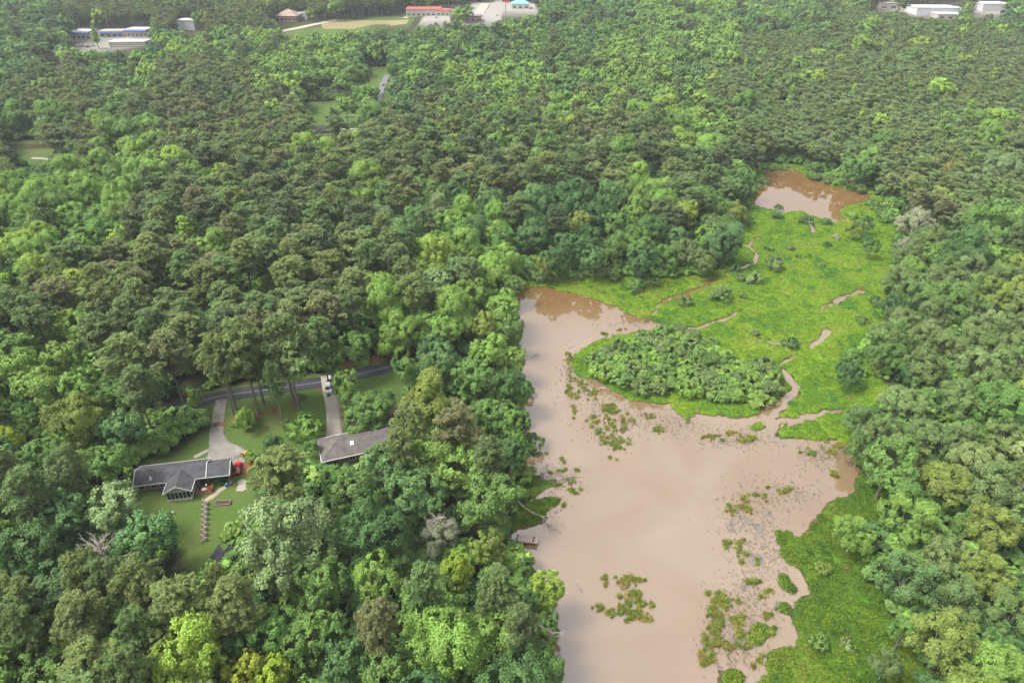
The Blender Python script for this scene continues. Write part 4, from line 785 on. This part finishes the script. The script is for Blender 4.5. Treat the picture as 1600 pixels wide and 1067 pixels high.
for h in HERO:
    c, px, py, rp = h.split(); px, py, rp = float(px), float(py), float(rp)
    kind, tone = c[0], c[1]; hc = {'B': 12., 'P': 17., 'S': 13., 'W': 8.}[kind]
    for _ in range(3):
        x, y = Gt(px, py, hc); dep = proj(x, y, Th(x, y)+hc)[2]; r = rp*dep/FPX
        H = {'B': min(25, 8+1.55*r), 'P': 22+.25*r, 'S': 20, 'W': min(19, 5.5+1.3*r)}[kind]
        hc = {'B': H-r*.95, 'P': H*.78, 'S': H*.62, 'W': H*.6}[kind]
    if kind == 'B' and 560 < px < 590 and 600 < py < 630: H = 12.5
    mk(kind, tone, x, y, r, H)
def by_base(c, bx, by, rp, top):
    x, y = Gt(bx, by); dep = proj(x, y, Th(x, y)+12)[2]
    H = 10.
    for H in np.arange(2, 34, .25):
        if proj(x, y, Th(x, y)+H)[1] < top: break
    mk(c[0], c[1], x, y, rp*dep/FPX, H)
for a in [('Pq',367,655,30,520),('Pq',405,649,36,492),('Pp',460,632,42,490),('Pp',429,646,15,562),('Wl',385,676,16,640),('Wg',598,655,14,630),('Wd',432,712,20,680),
          ('Wb',597,660,9,645),('Bd',195,715,26,650),('Wg',160,748,26,700),('Wg',492,716,13,690),('Wb',396,722,12,705)]: by_base(*a)
heroN = len(TREES)
# fill the wood
st = 6.2; cand = []
for y in np.arange(-70, 2600, st):
    s_ = 1 if y < 900 else 1.35
    hw = max(150, 75+y*.88)
    for x in np.arange(-hw, hw, st*s_):
        if y > 900 and rng.rand() > .72: continue
        cand.append((x+rng.uniform(-4, 4), y+rng.uniform(-4, 4)))
cand = np.array(cand); d = sdf(cand[:,0], cand[:,1], WET); ok = d > 1.5
for K in KEEPOUT: ok &= sdf(cand[:,0], cand[:,1], K) > 2.5
cand = cand[ok]; Z = base_h(cand[:,0], cand[:,1])
road_w = np.array([Gt(*p) for p in ROAD_PX]); ok = sdf(cand[:,0], cand[:,1], road_w, False) > 6; cand = cand[ok]; Z = Z[ok]
px, py, dep = proj(cand[:,0], cand[:,1], Z+14)
gx = np.clip((px/50).astype(int), 0, 31); gy = np.clip((py/48.5).astype(int), 0, 21)
code = np.array([GRID[b][a] for a, b in zip(gx, gy)])
HX = np.array([[t['x'], t['y'], t['r'], t['H']] for t in TREES])
fill = []
cell = {}
for i in np.argsort(cand[:,1]):
    x, y = cand[i]; c = code[i]; u = rng.rand(); z = Z[i]
    if c == 'm': c = 'P' if u < .72 else 'b'
    u = rng.rand(); v = rng.rand()
    patch = float(vnoise(np.array([x/34]), np.array([y/34]), 60)[0])
    if c == 'P': kind, tone = ('P', 'ppqpqer'[int(v*7)]) if u < .9 else ('B', 'lbg'[int(v*3)])
    elif c == 'y': kind, tone = ('P', 'xxzqzxp'[int((v*.6+patch*.4)*7)]) if u < .93 else ('B', 'bgl'[int(v*3)]) if u < .975 else ('S', 'bgl'[int(v*3)])
    elif c == 'b': kind, tone = ('B', 'llbbgbb'[int((v*.5+patch*.5)*7)]) if u < .9 else ('P', 'p')
    elif c == 'l': kind, tone = 'B', 'l'
    elif c == 'g': kind, tone = ('B', 'cgbdgcgb'[int((v*.5+patch*.5)*8)]) if u < .82 else ('P', 'pe'[int(v*2)])
    elif c == 'c': kind, tone = 'B', 'ccg'[int(v*3)]
    elif c == 'd': kind, tone = 'B', 'ddcgd'[int(v*5)]
    elif c in 'wW': kind, tone = ('W', 'wwvgwo'[int(v*6)]) if u < .93 else ('B', 'g')
    if c == 'y' and kind != 'B': r = rng.uniform(2.8, 4.2)+2.6*patch if kind == 'P' else rng.uniform(2.6, 3.4); H = rng.uniform(12, 15.5)+4*patch if kind == 'P' else rng.uniform(17, 20)
    elif kind == 'P': r = rng.uniform(4.8, 7.6); H = rng.uniform(18, 25.5)
    elif kind == 'B': r = rng.uniform(5, 9.6); H = 9+1.3*r+rng.uniform(-3, 3)
    elif kind == 'W': r = rng.uniform(5, 8.5); H = 5.5+1.2*r
    else: r = rng.uniform(2.6, 3.5); H = rng.uniform(17, 21)
    # edges of water are lower
    key = (int(x//16), int(y//16)); bad = False
    dh = np.hypot(HX[:,0]-x, HX[:,1]-y); bad = bool((dh < .78*(HX[:,2]+r*.75)).any())
    if not bad:
        for ax in (-1, 0, 1):
            for ay in (-1, 0, 1):
                for q in cell.get((key[0]+ax, key[1]+ay), ()):
                    if math.hypot(q[0]-x, q[1]-y) < .56*(q[2]+r): bad = True
    if bad: continue
    cell.setdefault(key, []).append((x, y, r)); fill.append((kind, tone, x, y, r, H, z))
# open views of the photograph: no crown may stand before them
FX = np.array([(f[2], f[3], f[4], f[5], f[6]) for f in fill]); bad = np.zeros(len(FX), bool)
for a, hz in ((None, 1.), (0, .62), (math.pi, .62), (None, .62), (None, .35), (0, .8), (math.pi, .8), (None, .8)):
    ox = 0 if a is None else math.cos(a)*FX[:,2]*.6
    qx, qy, qd = proj(FX[:,0]+ox, FX[:,1], FX[:,4]+FX[:,3]*hz)
    for O in OPEN: bad |= inpoly(qx, qy, O)
for f, b in zip(fill, bad):
    if not b: TREES.append(dict(k=f[0], t=f[1], x=f[2], y=f[3], r=f[4], H=f[5], z=f[6]))
for t in TREES:
    a, b, dp = proj(t['x'], t['y'], t['z']+t['H']*.7); t['px'], t['py'], t['dep'] = float(a), float(b), float(dp)
    t['big'] = t['r']/t['dep']; t['inv'] = -20 < a < 1620 and -5 < b < 1100
print('trees', len(TREES))
def jit(c, k=.10):
    f = 1.58*(1+rng.uniform(-k, k)); return tuple(max(.004, v*f*(1+rng.uniform(-.05, .05))) for v in c)
CNT = {'P': 0, 'B': 0, 'W': 0}; IND = []; REST = {'P': [], 'B': [], 'W': []}
for i, t in enumerate(TREES): t['hero'] = i < heroN
for t in sorted(TREES, key=lambda t: -(t['big']+(1 if t['hero'] else 0))):
    g = 'B' if t['k'] == 'S' else t['k']
    if t['inv'] and CNT[g] < 298: CNT[g] += 1; IND.append(t)
    else: REST[g].append(t)
NAMEOF = {'P': 'pine_tree', 'B': 'broadleaf_tree', 'S': 'broadleaf_tree', 'W': 'wetland_tree'}
CATOF = {'P': 'pine tree', 'B': 'broadleaf tree', 'S': 'broadleaf tree', 'W': 'wetland tree'}
WORDOF = {'P': 'pine', 'B': 'broadleaf tree', 'S': 'spire-shaped broadleaf tree', 'W': 'feathery wetland tree'}
GROUPOF = {'P': 'pines of the wood', 'B': 'broadleaf trees of the wood', 'W': 'trees along the wet meadow'}
LM = [('the grey-roofed ranch house',290,745),('the brown hip-roofed house',540,690),('the pond dock',825,843),('the zigzag rail fence',320,815),('the dark shed roof',340,865),('the red car',371,732),
 ('the white car',514,610),('the driveway mouth',345,640),('the raised garden bed',348,787),('the long fallen trunk in the pond',850,805),('the shrubby marsh island',1070,580),('the upper pond',1250,300),
 ('the brown cove of the pond',880,480),('the paler snag by the meadow',1025,310),('the bleached snag among garden pines',188,862),('the pinkish snag amid the pines',533,243),('the far lawn beside the pines',48,238),
 ('the dark house roof in the wood',512,204),('the small grey far house',526,138),('the blue-trimmed shops',140,60),('the red-roofed restaurant',670,18),('the teal-roofed building',815,10),('the meadow stream pool',1325,462),
 ('the muddy inlet under the trees',1305,775),('the rusty olive crown by the plantation',1490,266),('the tall lime spire tree',290,368),('the reedy islet in the pond',980,930),('the wide green marsh shelf',1300,960),
 ('the lone white-flowered tree',762,852),('the golden-olive dome tree',665,622),('the far white warehouse',1460,20),('the twin lime spires',510,325),('the pale silvery grey tree',688,833)]
ORD = ['nearest','second nearest','third nearest','fourth nearest','fifth nearest','sixth nearest','seventh nearest','eighth nearest','ninth nearest','tenth nearest','eleventh nearest','twelfth nearest','thirteenth nearest','fourteenth nearest','fifteenth nearest','sixteenth nearest','seventeenth nearest','eighteenth nearest','nineteenth nearest','twentieth nearest','twenty-first nearest','twenty-second nearest','twenty-third nearest','twenty-fourth nearest','twenty-fifth nearest','twenty-sixth nearest','twenty-seventh nearest','twenty-eighth nearest','twenty-ninth nearest','thirtieth nearest']
def rank_labels(items, LMs, tail=''):
    """items: (object, px, py, tone name, word); every label gets its own rank from a landmark"""
    cls = {}
    for it in items: cls.setdefault((it[3], it[4]), []).append(it)
    for (tone, word), L in cls.items():
        A = np.array([(i[1], i[2]) for i in L]); cc = []
        for j, (nm, lx, ly) in enumerate(LMs):
            dd = np.hypot(A[:,0]-lx, A[:,1]-ly)
            for rank, q in enumerate(np.argsort(dd)): cc.append((rank, dd[q], q, j))
        seen = set()
        for rank, dd, q, j in sorted(cc):
            if q not in seen and rank < len(ORD): seen.add(q); L[q][0]['label'] = ORD[rank]+' '+tone+' '+word+' to '+LMs[j][0]+tail
cls = {}
for t in IND: cls.setdefault((t['k'], t['t']), []).append(t)
cand_l = []
for key, L in cls.items():
    A = np.array([(t['px'], t['py']) for t in L])
    for j, (nm, lx, ly) in enumerate(LM):
        dd = np.hypot(A[:,0]-lx, A[:,1]-ly)
        for rank, q in enumerate(np.argsort(dd)[:30]): cand_l.append((rank, dd[q], id(L[q]), key, j))
got = {}
for rank, dd, tid, key, j in sorted(cand_l, key=lambda c: (c[0]//2, c[1])):
    if tid not in got: got[tid] = (rank, j)
def tlabel(t):
    word = WORDOF[t['k']]; tone = TONE[t['t']][1]
    if id(t) in got:
        rk, j = got[id(t)]; s = ORD[rk]+' '+tone+' '+word+' to '+LM[j][0]
    else: s = tone+' '+word+' in the unbroken canopy beyond the ranch house'
    return s
def place(t, name, group, label):
    k = t['k']; r = t['r']
    c = {'P': 'pineL' if t['dep'] < 240 else 'pineM', 'B': 'broadL' if (r > 6.6 and t['dep'] < 420) else 'broadM', 'S': 'spireM', 'W': 'wetM'}[k]
    cm, tm, R, H = PROTO[(c, rng.randint(NV[c]))]
    e = thing(name, label, CATOF[k], (t['x'], t['y'], t['z']-.15), rng.uniform(0, 6.28), group)
    e.scale = (r/R, r/R, t['H']/H)
    col = jit(TONE[t['t']][0])
    o = link('crown', cm, e); o['tint'] = [float(v) for v in col]
    link('trunk', tm, e)
for t in IND: place(t, NAMEOF[t['k']], GROUPOF['B' if t['k'] == 'S' else t['k']], tlabel(t))

def scatter(name, rows, protos, label, cat, kind='stuff'):
    """rows: (x,y,z,sx,sz,rot,proto key,tint); one object that scatters the prototypes"""
    me = bpy.data.meshes.new(name); n = len(rows); me.vertices.add(n)
    me.vertices.foreach_set('co', np.array([r[:3] for r in rows], np.float32).ravel())
    keys = list(dict.fromkeys(protos)); ki = {k: i for i, k in enumerate(keys)}
    def A(nm, ty, data, f):
        a = me.attributes.new(nm, ty, 'POINT'); a.data.foreach_set(f, np.asarray(data).ravel())
    A('siz', 'FLOAT_VECTOR', np.array([(r[3], r[3], r[4]) for r in rows], np.float32), 'vector')
    A('turn', 'FLOAT_VECTOR', np.array([(0, 0, r[5]) for r in rows], np.float32), 'vector')
    A('pick', 'INT', np.array([ki[r[6]] for r in rows], np.int32), 'value')
    A('tint', 'FLOAT_VECTOR', np.array([r[7] for r in rows], np.float32), 'vector')
    o = link(name, me); tag(o, label, cat, kind=kind)
    g = bpy.data.node_groups.new(name, 'GeometryNodeTree')
    g.interface.new_socket('Geometry', in_out='INPUT', socket_type='NodeSocketGeometry'); g.interface.new_socket('Geometry', in_out='OUTPUT', socket_type='NodeSocketGeometry')
    N, L = g.nodes, g.links; gi = N.new('NodeGroupInput'); go = N.new('NodeGroupOutput'); jn = N.new('GeometryNodeJoinGeometry'); L.new(jn.outputs[0], go.inputs[0])
    def na(nm, ty):
        x = N.new('GeometryNodeInputNamedAttribute'); x.data_type = ty; x.inputs[0].default_value = nm; return x.outputs[0]
    siz, turn, pick = na('siz', 'FLOAT_VECTOR'), na('turn', 'FLOAT_VECTOR'), na('pick', 'INT')
    for k in keys:
        po = bpy.data.objects.new('source', PROTO[k][0])
        oi = N.new('GeometryNodeObjectInfo'); oi.inputs['Object'].default_value = po; oi.inputs['As Instance'].default_value = True
        cp = N.new('FunctionNodeCompare'); cp.data_type = 'INT'; cp.operation = 'EQUAL'; L.new(pick, cp.inputs[2]); cp.inputs[3].default_value = ki[k]
        ip = N.new('GeometryNodeInstanceOnPoints'); L.new(gi.outputs[0], ip.inputs['Points']); L.new(cp.outputs[0], ip.inputs['Selection']); L.new(oi.outputs['Geometry'], ip.inputs['Instance'])
        L.new(turn, ip.inputs['Rotation']); L.new(siz, ip.inputs['Scale']); L.new(ip.outputs[0], jn.inputs[0])
    md = o.modifiers.new('scatter', 'NODES'); md.node_group = g
    return o
def far_rows(L):
    rows = []
    for t in L:
        k = t['k']; near = t['dep'] < 330
        c = {'P': 'midpine' if near else 'farpine', 'B': 'midbroad' if near else 'farbroad', 'S': 'farspire', 'W': 'midbroad' if near else 'farbroad'}[k]
        key = (c, rng.randint(NV[c])); _, _, R, H = PROTO[key]
        rows.append((t['x'], t['y'], t['z']-.2, t['r']/R*1.05, t['H']/H, rng.uniform(0, 6.28), key, jit(TONE[t['t']][0])))
    return rows
rp = far_rows(REST['P']); scatter('pine_forest', rp, [r[6] for r in rp], 'distant mass of grey-green pines fading into haze', 'forest')
rb = far_rows(REST['B']+REST['W']); scatter('broadleaf_forest', rb, [r[6] for r in rb], 'distant mass of mixed green broadleaf crowns', 'forest')
# ------------------------------------------------------------------ shrubs, snags, grasses
def shrub(px, py, rp, tone, label, group=None, hh=None):
    x, y = Gt(px, py+rp*.5); dep = proj(x, y, 1)[2]; r = rp*dep/FPX; cm, _, R, H = PROTO[('shrubM', rng.randint(4))]
    z = max(.1, Th(x, y)); t = thing('shrub', label, 'shrub', (x, y, z), rng.uniform(0, 6.28), group); hs_ = (hh or r*1.25)/H; t.scale = (r/R, r/R, hs_)
    o = link('foliage', cm, t); o['tint'] = [float(v) for v in jit(TONE[tone][0])]
    b = MB(); 
    for a in range(3): b.tube([(0,0,-.3),(.35*math.cos(a*2.1),.35*math.sin(a*2.1),H*.5)], [.06,.03], 5)
    b.build('stem', BARK, t); return t
S1 = [(1125,460,19,'w','round shrub beside the red-mud stream'),(1069,470,14,'w','small shrub in the crook of the red-mud stream'),(1209,413,18,'w','rounded tall shrub in the open meadow'),(1180,436,14,'v','greyish low shrub near the meadow stream bend'),(1157,434,10,'w','pale small shrub next to the meadow stream'),
 (1234,536,15,'d','dark shrub on the meadow stream'),(1191,575,24,'w','wide flat shrub at the tail of the marsh island'),(1258,345,12,'d','dark green shrub on the upper pond shore'),(1288,347,9,'g','small shrub beside the upper pond water'),(1211,336,11,'g','low shrub on the upper pond bank'),
 (1283,415,7,'v','thin pale sapling alone in the meadow'),(1306,371,7,'k','greyish twiggy shrub in the upper meadow'),(1291,382,8,'d','small dark bush below the twiggy shrub'),(1246,402,5,'d','tiny dark bush in the middle meadow'),(1200,387,9,'g','flat bush near the curling stream top'),
 (1160,463,8,'g','small bush past the round stream shrub'),(1145,514,4,'d','tiny dark bush above the island'),(1232,388,8,'v','faint pale bush in the upper meadow'),(1178,520,9,'v','pale bush above the island tip'),(990,447,17,'g','bush at the cove shore under the forest'),(1023,443,12,'g','smaller bush between the cove and red stream'),
 (960,430,16,'g','bush at the forest foot above the brown cove'),(1100,426,14,'w','bush where the stream leaves the forest'),(1130,395,14,'g','bush on the forest foot beside the meadow'),(1146,372,13,'w','bush against the meadow edge trees'),(1165,345,14,'g','bush between upper pond and forest'),
 (1284,886,15,'o','yellowish bush on the wide marsh shelf'),(1278,1000,18,'g','round bush low on the marsh shelf'),(1321,1005,13,'v','pale bush beside the round marsh bush'),(1352,375,11,'d','dark bush near the olive tree clump'),(1395,395,10,'g','bush at the meadow corner'),(1330,338,10,'b','bright bush on the upper pond spit'),
 (1335,585,12,'d','dark bush at the eastern meadow edge'),(1345,500,12,'g','bush under the meadow-side trees'),(1365,470,12,'d','dark bush beneath the wetland trees'),(388,655,20,'b','light green round bush on the front lawn'),(370,662,9,'b','small bush near the driveway strip'),(470,620,8,'d','little evergreen bush by the tall pine'),
 (450,660,10,'g','low bush near the round lawn tree'),(346,755,6,'d','small bush below the cedar deck'),(362,752,6,'g','small bush by the patio corner'),(820,742,22,'b','bright bush on the upper pond bank spit'),(800,720,22,'g','bush under bank trees above the spit'),
 (812,770,16,'g','bush between the two green spits'),(800,850,14,'c','blue-green bush at the dock'),(1215,325,8,'d','dark tuft of bush by upper pond'),(1150,420,10,'d','dark bush hugging the stream'),(835,690,20,'g','leafy bush leaning over the pond'),(818,655,16,'d','dark bush over the west bank'),(822,610,15,'g','bush overhanging the channel')]
S1 += [(481,664,31,'b','broad bright round tree-like bush between lawn and side driveway'),(296,654,31,'g','big dense evergreen bank of bush beside the driveway'),(268,668,24,'d','dark dense bush joining the evergreen bank by the driveway'),(244,700,24,'g','rounded dense bush behind the ranch house gable'),(222,688,22,'d','dark bush behind the rounded one at the ranch gable')]
for a in S1: shrub(*a)
# thicket on the marsh island
ISL = [(962,540),(1000,520),(1060,512),(1105,522),(1128,548),(1160,562),(1200,575),(1218,600),(1205,622),(1185,628),(1160,618),(1120,612),(1080,612),(1040,606),(1005,610),(985,600),(960,590),(930,580),(928,562)]
pts = []; THK = []; FRG = []; rr = np.random.RandomState(3)
while len(pts) < 62:
    a, b_ = rr.uniform(925, 1220), rr.uniform(510, 630)
    if inpoly(a, b_, ISL) and all(math.hypot((a-p[0]), (b_-p[1])*1.6) > 17 for p in pts): pts.append((a, b_))
    elif rr.rand() < .002: break
for i, (a, b_) in enumerate(sorted(pts, key=lambda p: p[1])):
    tn = 'bgwbgbw'[rr.randint(7)]; THK.append((None, a, b_, TONE[tn][1], 'thicket shrub')); THK[-1] = (shrub(a, b_, rr.uniform(16, 27), tn, TONE[tn][1]+' shrub in the dense thicket covering the marsh island', 'shrubs of the island thicket', rr.uniform(3., 6.2)),)+THK[-1][1:]
# shrubs along the far bank of the upper pond and other feet of the forest
k = 0
for (x0, y0, x1, y1, n, rp_) in [(1262,272,1350,300,12,9),(1255,262,1300,282,6,8),(1185,262,1250,258,5,8),(1360,310,1385,350,5,9),(1150,330,1172,300,6,10),(1168,312,1192,280,4,8),(820,432,960,428,9,13),(1040,432,1100,420,5,11),(1325,545,1345,600,5,13)]:
    for i in range(n):
        u = (i+.5)/n; k += 1; tn = 'gwbg'[rr.randint(4)]
        qa, qb = x0+(x1-x0)*u+rr.uniform(-4, 4), y0+(y1-y0)*u+rr.uniform(-5, 4); FRG.append((shrub(qa, qb, rp_*rr.uniform(.8, 1.25), tn, TONE[tn][1]+' bush in the fringe at the forest foot', 'bushes fringing the forest foot'), qa, qb, TONE[tn][1], 'forest-foot bush'))
rank_labels(THK, [('the brown cove',880,480),('the dark shrub on the meadow stream',1234,536),('the stream fork',1243,607),('the sedge bed before the island',950,670),('the pond narrows',1010,500),('the flat shrub at the island tail',1191,575),('the reedy west tip of the island',895,585)])
rank_labels(FRG, [('the upper pond outlet',1190,320),('the brown cove',880,480),('the red-mud stream',1110,440),('the meadow stream pool',1325,462),('the paler snag by the meadow',1025,310),('the dark shrub on the meadow stream',1234,536),('the rusty olive crown',1490,266),('the olive tree clump',1335,357)])
def snag(px, base, top, spread, label, m=None, seed=0, nb=14, crown=.5):
    x, y = Gt(px, base); z = Th(x, y); H = 8
    for H in np.arange(4, 30, .25):
        if proj(x, y, z+H)[1] < top: break
    rs = np.random.RandomState(seed); t = thing('dead_tree', label, 'dead tree', (x, y, z-.2)); m = m or DEADWOOD
    b = MB(); b.tube([(0,0,0),(.1,0,H*.4),(rs.uniform(-.4,.4),.2,H*.75),(rs.uniform(-.5,.5),.2,H)], [.3,.24,.15,.04], 7); b.build('trunk', m, t)
    for i in range(nb):
        h = H*(1-crown+crown*i/nb); a = rs.uniform(0, 6.28); L_ = spread*(1.1-.6*i/nb)*rs.uniform(.6, 1.1); b = MB()
        pts_ = branch(b, (0,0,h), (math.cos(a)*L_, math.sin(a)*L_, h+L_*rs.uniform(.2, .7)), .13, .03, rs, .05, 4, 5)
        for _ in range(4):
            j = rs.randint(1, 4); p = pts_[j]; a2_ = a+rs.uniform(-1.2, 1.2); branch(b, p, p+np.array([math.cos(a2_), math.sin(a2_), .5])*L_*.4, .055, .02, rs, 0, 2, 4)
        b.build('limb', m, t)
snag(1023, 345, 287, 4.5, 'paler bare dead tree with side limbs by the meadow forest', seed=1)
snag(1052, 352, 305, 3., 'slim bare dead tree next to the paler one', seed=2)
snag(533, 275, 226, 5., 'pinkish bare dead tree standing among dark pines', seed=3)
snag(190, 930, 848, 5.2, 'bleached dead tree with wide limbs behind the garden pines', seed=4, nb=18, crown=.35)
snag(1284, 262, 205, 2.5, 'thin bare trunk behind the upper pond', seed=5, nb=8)
snag(690, 870, 806, 4.2, 'pale grey leafless crown in the wood near the pond', seed=6, nb=16, crown=.6)
snag(1100, 300, 262, 2.5, 'thin grey dead stem in the forest edge', seed=7, nb=8)
snag(1592, 810, 735, 4, 'bare pale snag at the photo edge in wetland wood', seed=8)
snag(863, 1050, 985, 4, 'white bare branches leaning over the muddy water', seed=9)
def fallen(p0, p1, r, label, seed, nb=7, spread=.35):
    a = G0(*p0, .2); c = G0(*p1, .15); rs = np.random.RandomState(seed); t = thing('fallen_trunk', label, 'fallen tree', (a[0], a[1], 0)); d = np.array([c[0]-a[0], c[1]-a[1], 0]); L_ = np.linalg.norm(d)
    b = MB(); pts_ = branch(b, (0,0,.9), (d[0]*.8, d[1]*.8, .1), r, r*.3, rs, .01, 6, 7); b.build('trunk', DEADWOOD, t)
    for i in range(nb):
        j = rs.randint(3, 6); p = pts_[j]; u = d/L_; q = np.array([-u[1], u[0], 0])*rs.uniform(-1, 1); b = MB(); L3 = L_*spread*rs.uniform(.5, 1)
        pp = branch(b, p, p+(u*.9+q*.7)*L3+np.array([0, 0, rs.uniform(-.2, .5)]), r*.35, .02, rs, .02, 4, 5)
        branch(b, pp[2], pp[2]+(u*.6+q)*L3*.4, r*.15, .015, rs, 0, 3, 4); b.build('limb', DEADWOOD, t)
fallen((808,785), (896,843), .22, 'long bare fallen trunk reaching from the green spit into the pond', 1)
fallen((852,746), (905,755), .14, 'dark fallen log lying across the reeds by the bank', 2, 3)
fallen((868,752), (915,743), .08, 'thin driftwood pole near the dark fallen log', 3, 2)
fallen((808,562), (845,553), .13, 'broken branch in the channel near the brown cove', 4, 5, .5)
fallen((899,914), (912,921), .10, 'small twiggy branch floating near the leaning lime tree', 5, 5, .6)
fallen((1240,555), (1258,548), .08, 'little driftwood stick by the meadow stream', 6, 2)
# grass clumps
GRASS = leafmat('meadow leaves', .6, .3, var=.35)
def clump(key, seed, n, rad, h, w, l, up):
    rs = np.random.RandomState(seed); rr_ = rad*np.sqrt(rs.uniform(0, 1, n)); a = rs.uniform(0, 6.28, n); P = np.stack([rr_*np.cos(a), rr_*np.sin(a), h*(1-(rr_/rad)**2)*rs.uniform(.25, 1, n)], -1)
    N = unit(rs.normal(0, .55, (n, 3))+np.array([0, 0, 1.-up])+P*.4); T = unit(rs.normal(0, .5, (n, 3))+np.array([0, 0, up*2])+P*.5)
    V = quads(rs, P, N, w, l, T); PROTO[key] = (finish('clump', V, rs.uniform(0, 1, n), GRASS), None, rad, h)
for i in range(3): clump(('marsh', i), 200+i, 170, 1.3, .5, .13, .2, .15)
for i in range(3): clump(('tuft', i), 210+i, 44, .3, .6, .038, .5, .8)
rs = np.random.RandomState(11)
x0, y0 = WET.min(0); x1, y1 = WET.max(0); n = 80000
X = rs.uniform(x0, x1, n); Y = rs.uniform(y0, y1, n); d = sdf(X, Y, WET)
k = d < 3; X, Y, d = X[k], Y[k], d[k]; s = wetfield(X, Y); px, py, dp = proj(X, Y, 0); k = (s > .7) & (px > 600) & (px < 1650) & (py < 1120); X, Y, s, d, py_ = X[k], Y[k], s[k], d[k], py[k]
pn = fbm(X/16, Y/16, 41); pn2 = fbm(X/5, Y/5, 44); rows = []
for i in range(len(X)):
    g = pn[i]*.7+pn2[i]*.5+rs.normal(0, .12); c = (.08,.155,.011) if g < -.05 else ((.115,.19,.012) if g < .3 else (.14,.195,.02))
    if pn2[i] < -.38 and rs.rand() < .5: c = (.045,.12,.016)
    if rs.rand() < .006: c = (.15,.13,.04)
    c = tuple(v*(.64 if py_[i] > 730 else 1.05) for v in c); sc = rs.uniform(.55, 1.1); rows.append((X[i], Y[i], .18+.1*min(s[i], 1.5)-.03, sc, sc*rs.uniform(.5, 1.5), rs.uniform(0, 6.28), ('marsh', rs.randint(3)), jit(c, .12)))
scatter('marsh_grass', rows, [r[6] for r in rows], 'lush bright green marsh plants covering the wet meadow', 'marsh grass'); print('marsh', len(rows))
# sedge tufts standing in the water: (cx, cy, rx, ry, n)
REED = [(985,905,34,10,46),(985,930,22,14,34),(975,952,30,12,60),(1000,962,18,8,30),(945,905,6,12,12),(948,640,20,12,40),(950,665,22,16,60),(960,690,18,10,50),(975,680,10,12,22),(930,610,20,10,26),(905,600,14,12,22),(888,595,6,22,26),(895,620,10,20,22),(1000,655,16,8,20),
 (1035,668,20,8,18),(1100,680,40,8,22),(1150,685,30,9,26),(1140,790,10,16,18),(1155,800,22,14,22),(1165,780,16,8,10),(1215,765,22,6,18),(1200,775,14,6,10),(1130,848,14,6,16),(1160,850,10,16,20),(1158,870,8,8,8),(1175,912,14,8,22),(1195,930,14,8,12),(1108,925,8,5,10),
 (1120,945,12,22,44),(1135,935,20,10,26),(1115,975,12,22,46),(1105,1005,10,18,36),(1125,1000,20,16,24),(1145,990,14,18,20),(1110,1035,14,14,26),(1150,960,14,12,18),(1200,960,10,10,14),(1210,985,8,12,12),(880,722,5,5,4),(903,733,5,5,4),(870,735,10,6,10),(875,755,18,5,16),(900,765,12,6,16),
 (868,790,14,8,16),(880,752,20,4,10),(845,712,18,4,10),(1290,700,22,8,26),(1305,745,8,10,12),(1265,705,25,10,16),(1170,690,20,6,12),(920,560,30,8,14),(890,560,8,12,14),(960,715,4,3,4),(1185,880,5,5,5),(1220,660,5,5,4),(1025,503,18,5,18),(960,520,30,4,14),(1180,1035,10,14,16),(1160,1010,12,10,14)]
rows = []
for cx_, cy_, rx, ry, n in REED:
    cl = rs.normal(0, .55, (max(3, n//5), 2))
    for _ in range(n):
        a = cl[rs.randint(len(cl))]+rs.normal(0, .22, 2); q = G0(cx_+a[0]*rx, cy_+a[1]*ry); u = rs.rand(); c = (.14,.15,.022) if u < .5 else ((.085,.13,.022) if u < .85 else (.17,.13,.04)); sc = rs.uniform(.5, 1.9)
        if cy_ < 700 and cx_ < 1000: sc *= 1.1
        rows.append((q[0], q[1], -.05, sc, rs.uniform(.7, 1.4), rs.uniform(0, 6.28), ('tuft', rs.randint(3)), jit(c)))
# tiny sprouts in the shallows
for cx_, cy_, rx, ry, n in SH:
    for _ in range(int(n*1.6)):
        a = rs.normal(0, .5, 2); q = G0(cx_+a[0]*rx, cy_+a[1]*ry); sc = rs.uniform(.5, 1.6); rows.append((q[0], q[1], -.05, sc*1.3, sc, rs.uniform(0, 6.28), ('sprout', rs.randint(2)), jit((.09,.11,.05) if rs.rand() < .6 else (.12,.09,.07))))
for i in range(2): clump(('sprout', i), 230+i, 5, .25, .3, .022, .3, 1.)
scatter('marsh_sedge', rows, [r[6] for r in rows], 'olive sedge tufts and sprouts standing in muddy shallows', 'sedge')
# undergrowth under the wood
n = 34000; X = rs.uniform(-330, 420, n); Y = rs.uniform(60, 620, n); ok = sdf(X, Y, WET) > 1
for K in KEEPOUT: ok &= sdf(X, Y, K) > 1.5
ok &= sdf(X, Y, road_w, False) > 5; ok &= np.abs(X) < 60+Y*.82; X, Y = X[ok], Y[ok]; Zb = base_h(X, Y)+.2
rows = [(X[i], Y[i], Zb[i], s_ := rs.uniform(.7, 2.), s_*rs.uniform(.7, 1.3), rs.uniform(0, 6.28), ('under', rs.randint(2)), jit(TONE['gdbg'[rs.randint(4)]][0])) for i in range(len(X))]
for i in range(2): make_proto(('under', i), 'shrub', 300+i, 2.4, 2.8, 420, .42, lumps=12)
scatter('undergrowth', rows, [r[6] for r in rows], 'shrubby green undergrowth filling gaps between forest trunks', 'undergrowth')
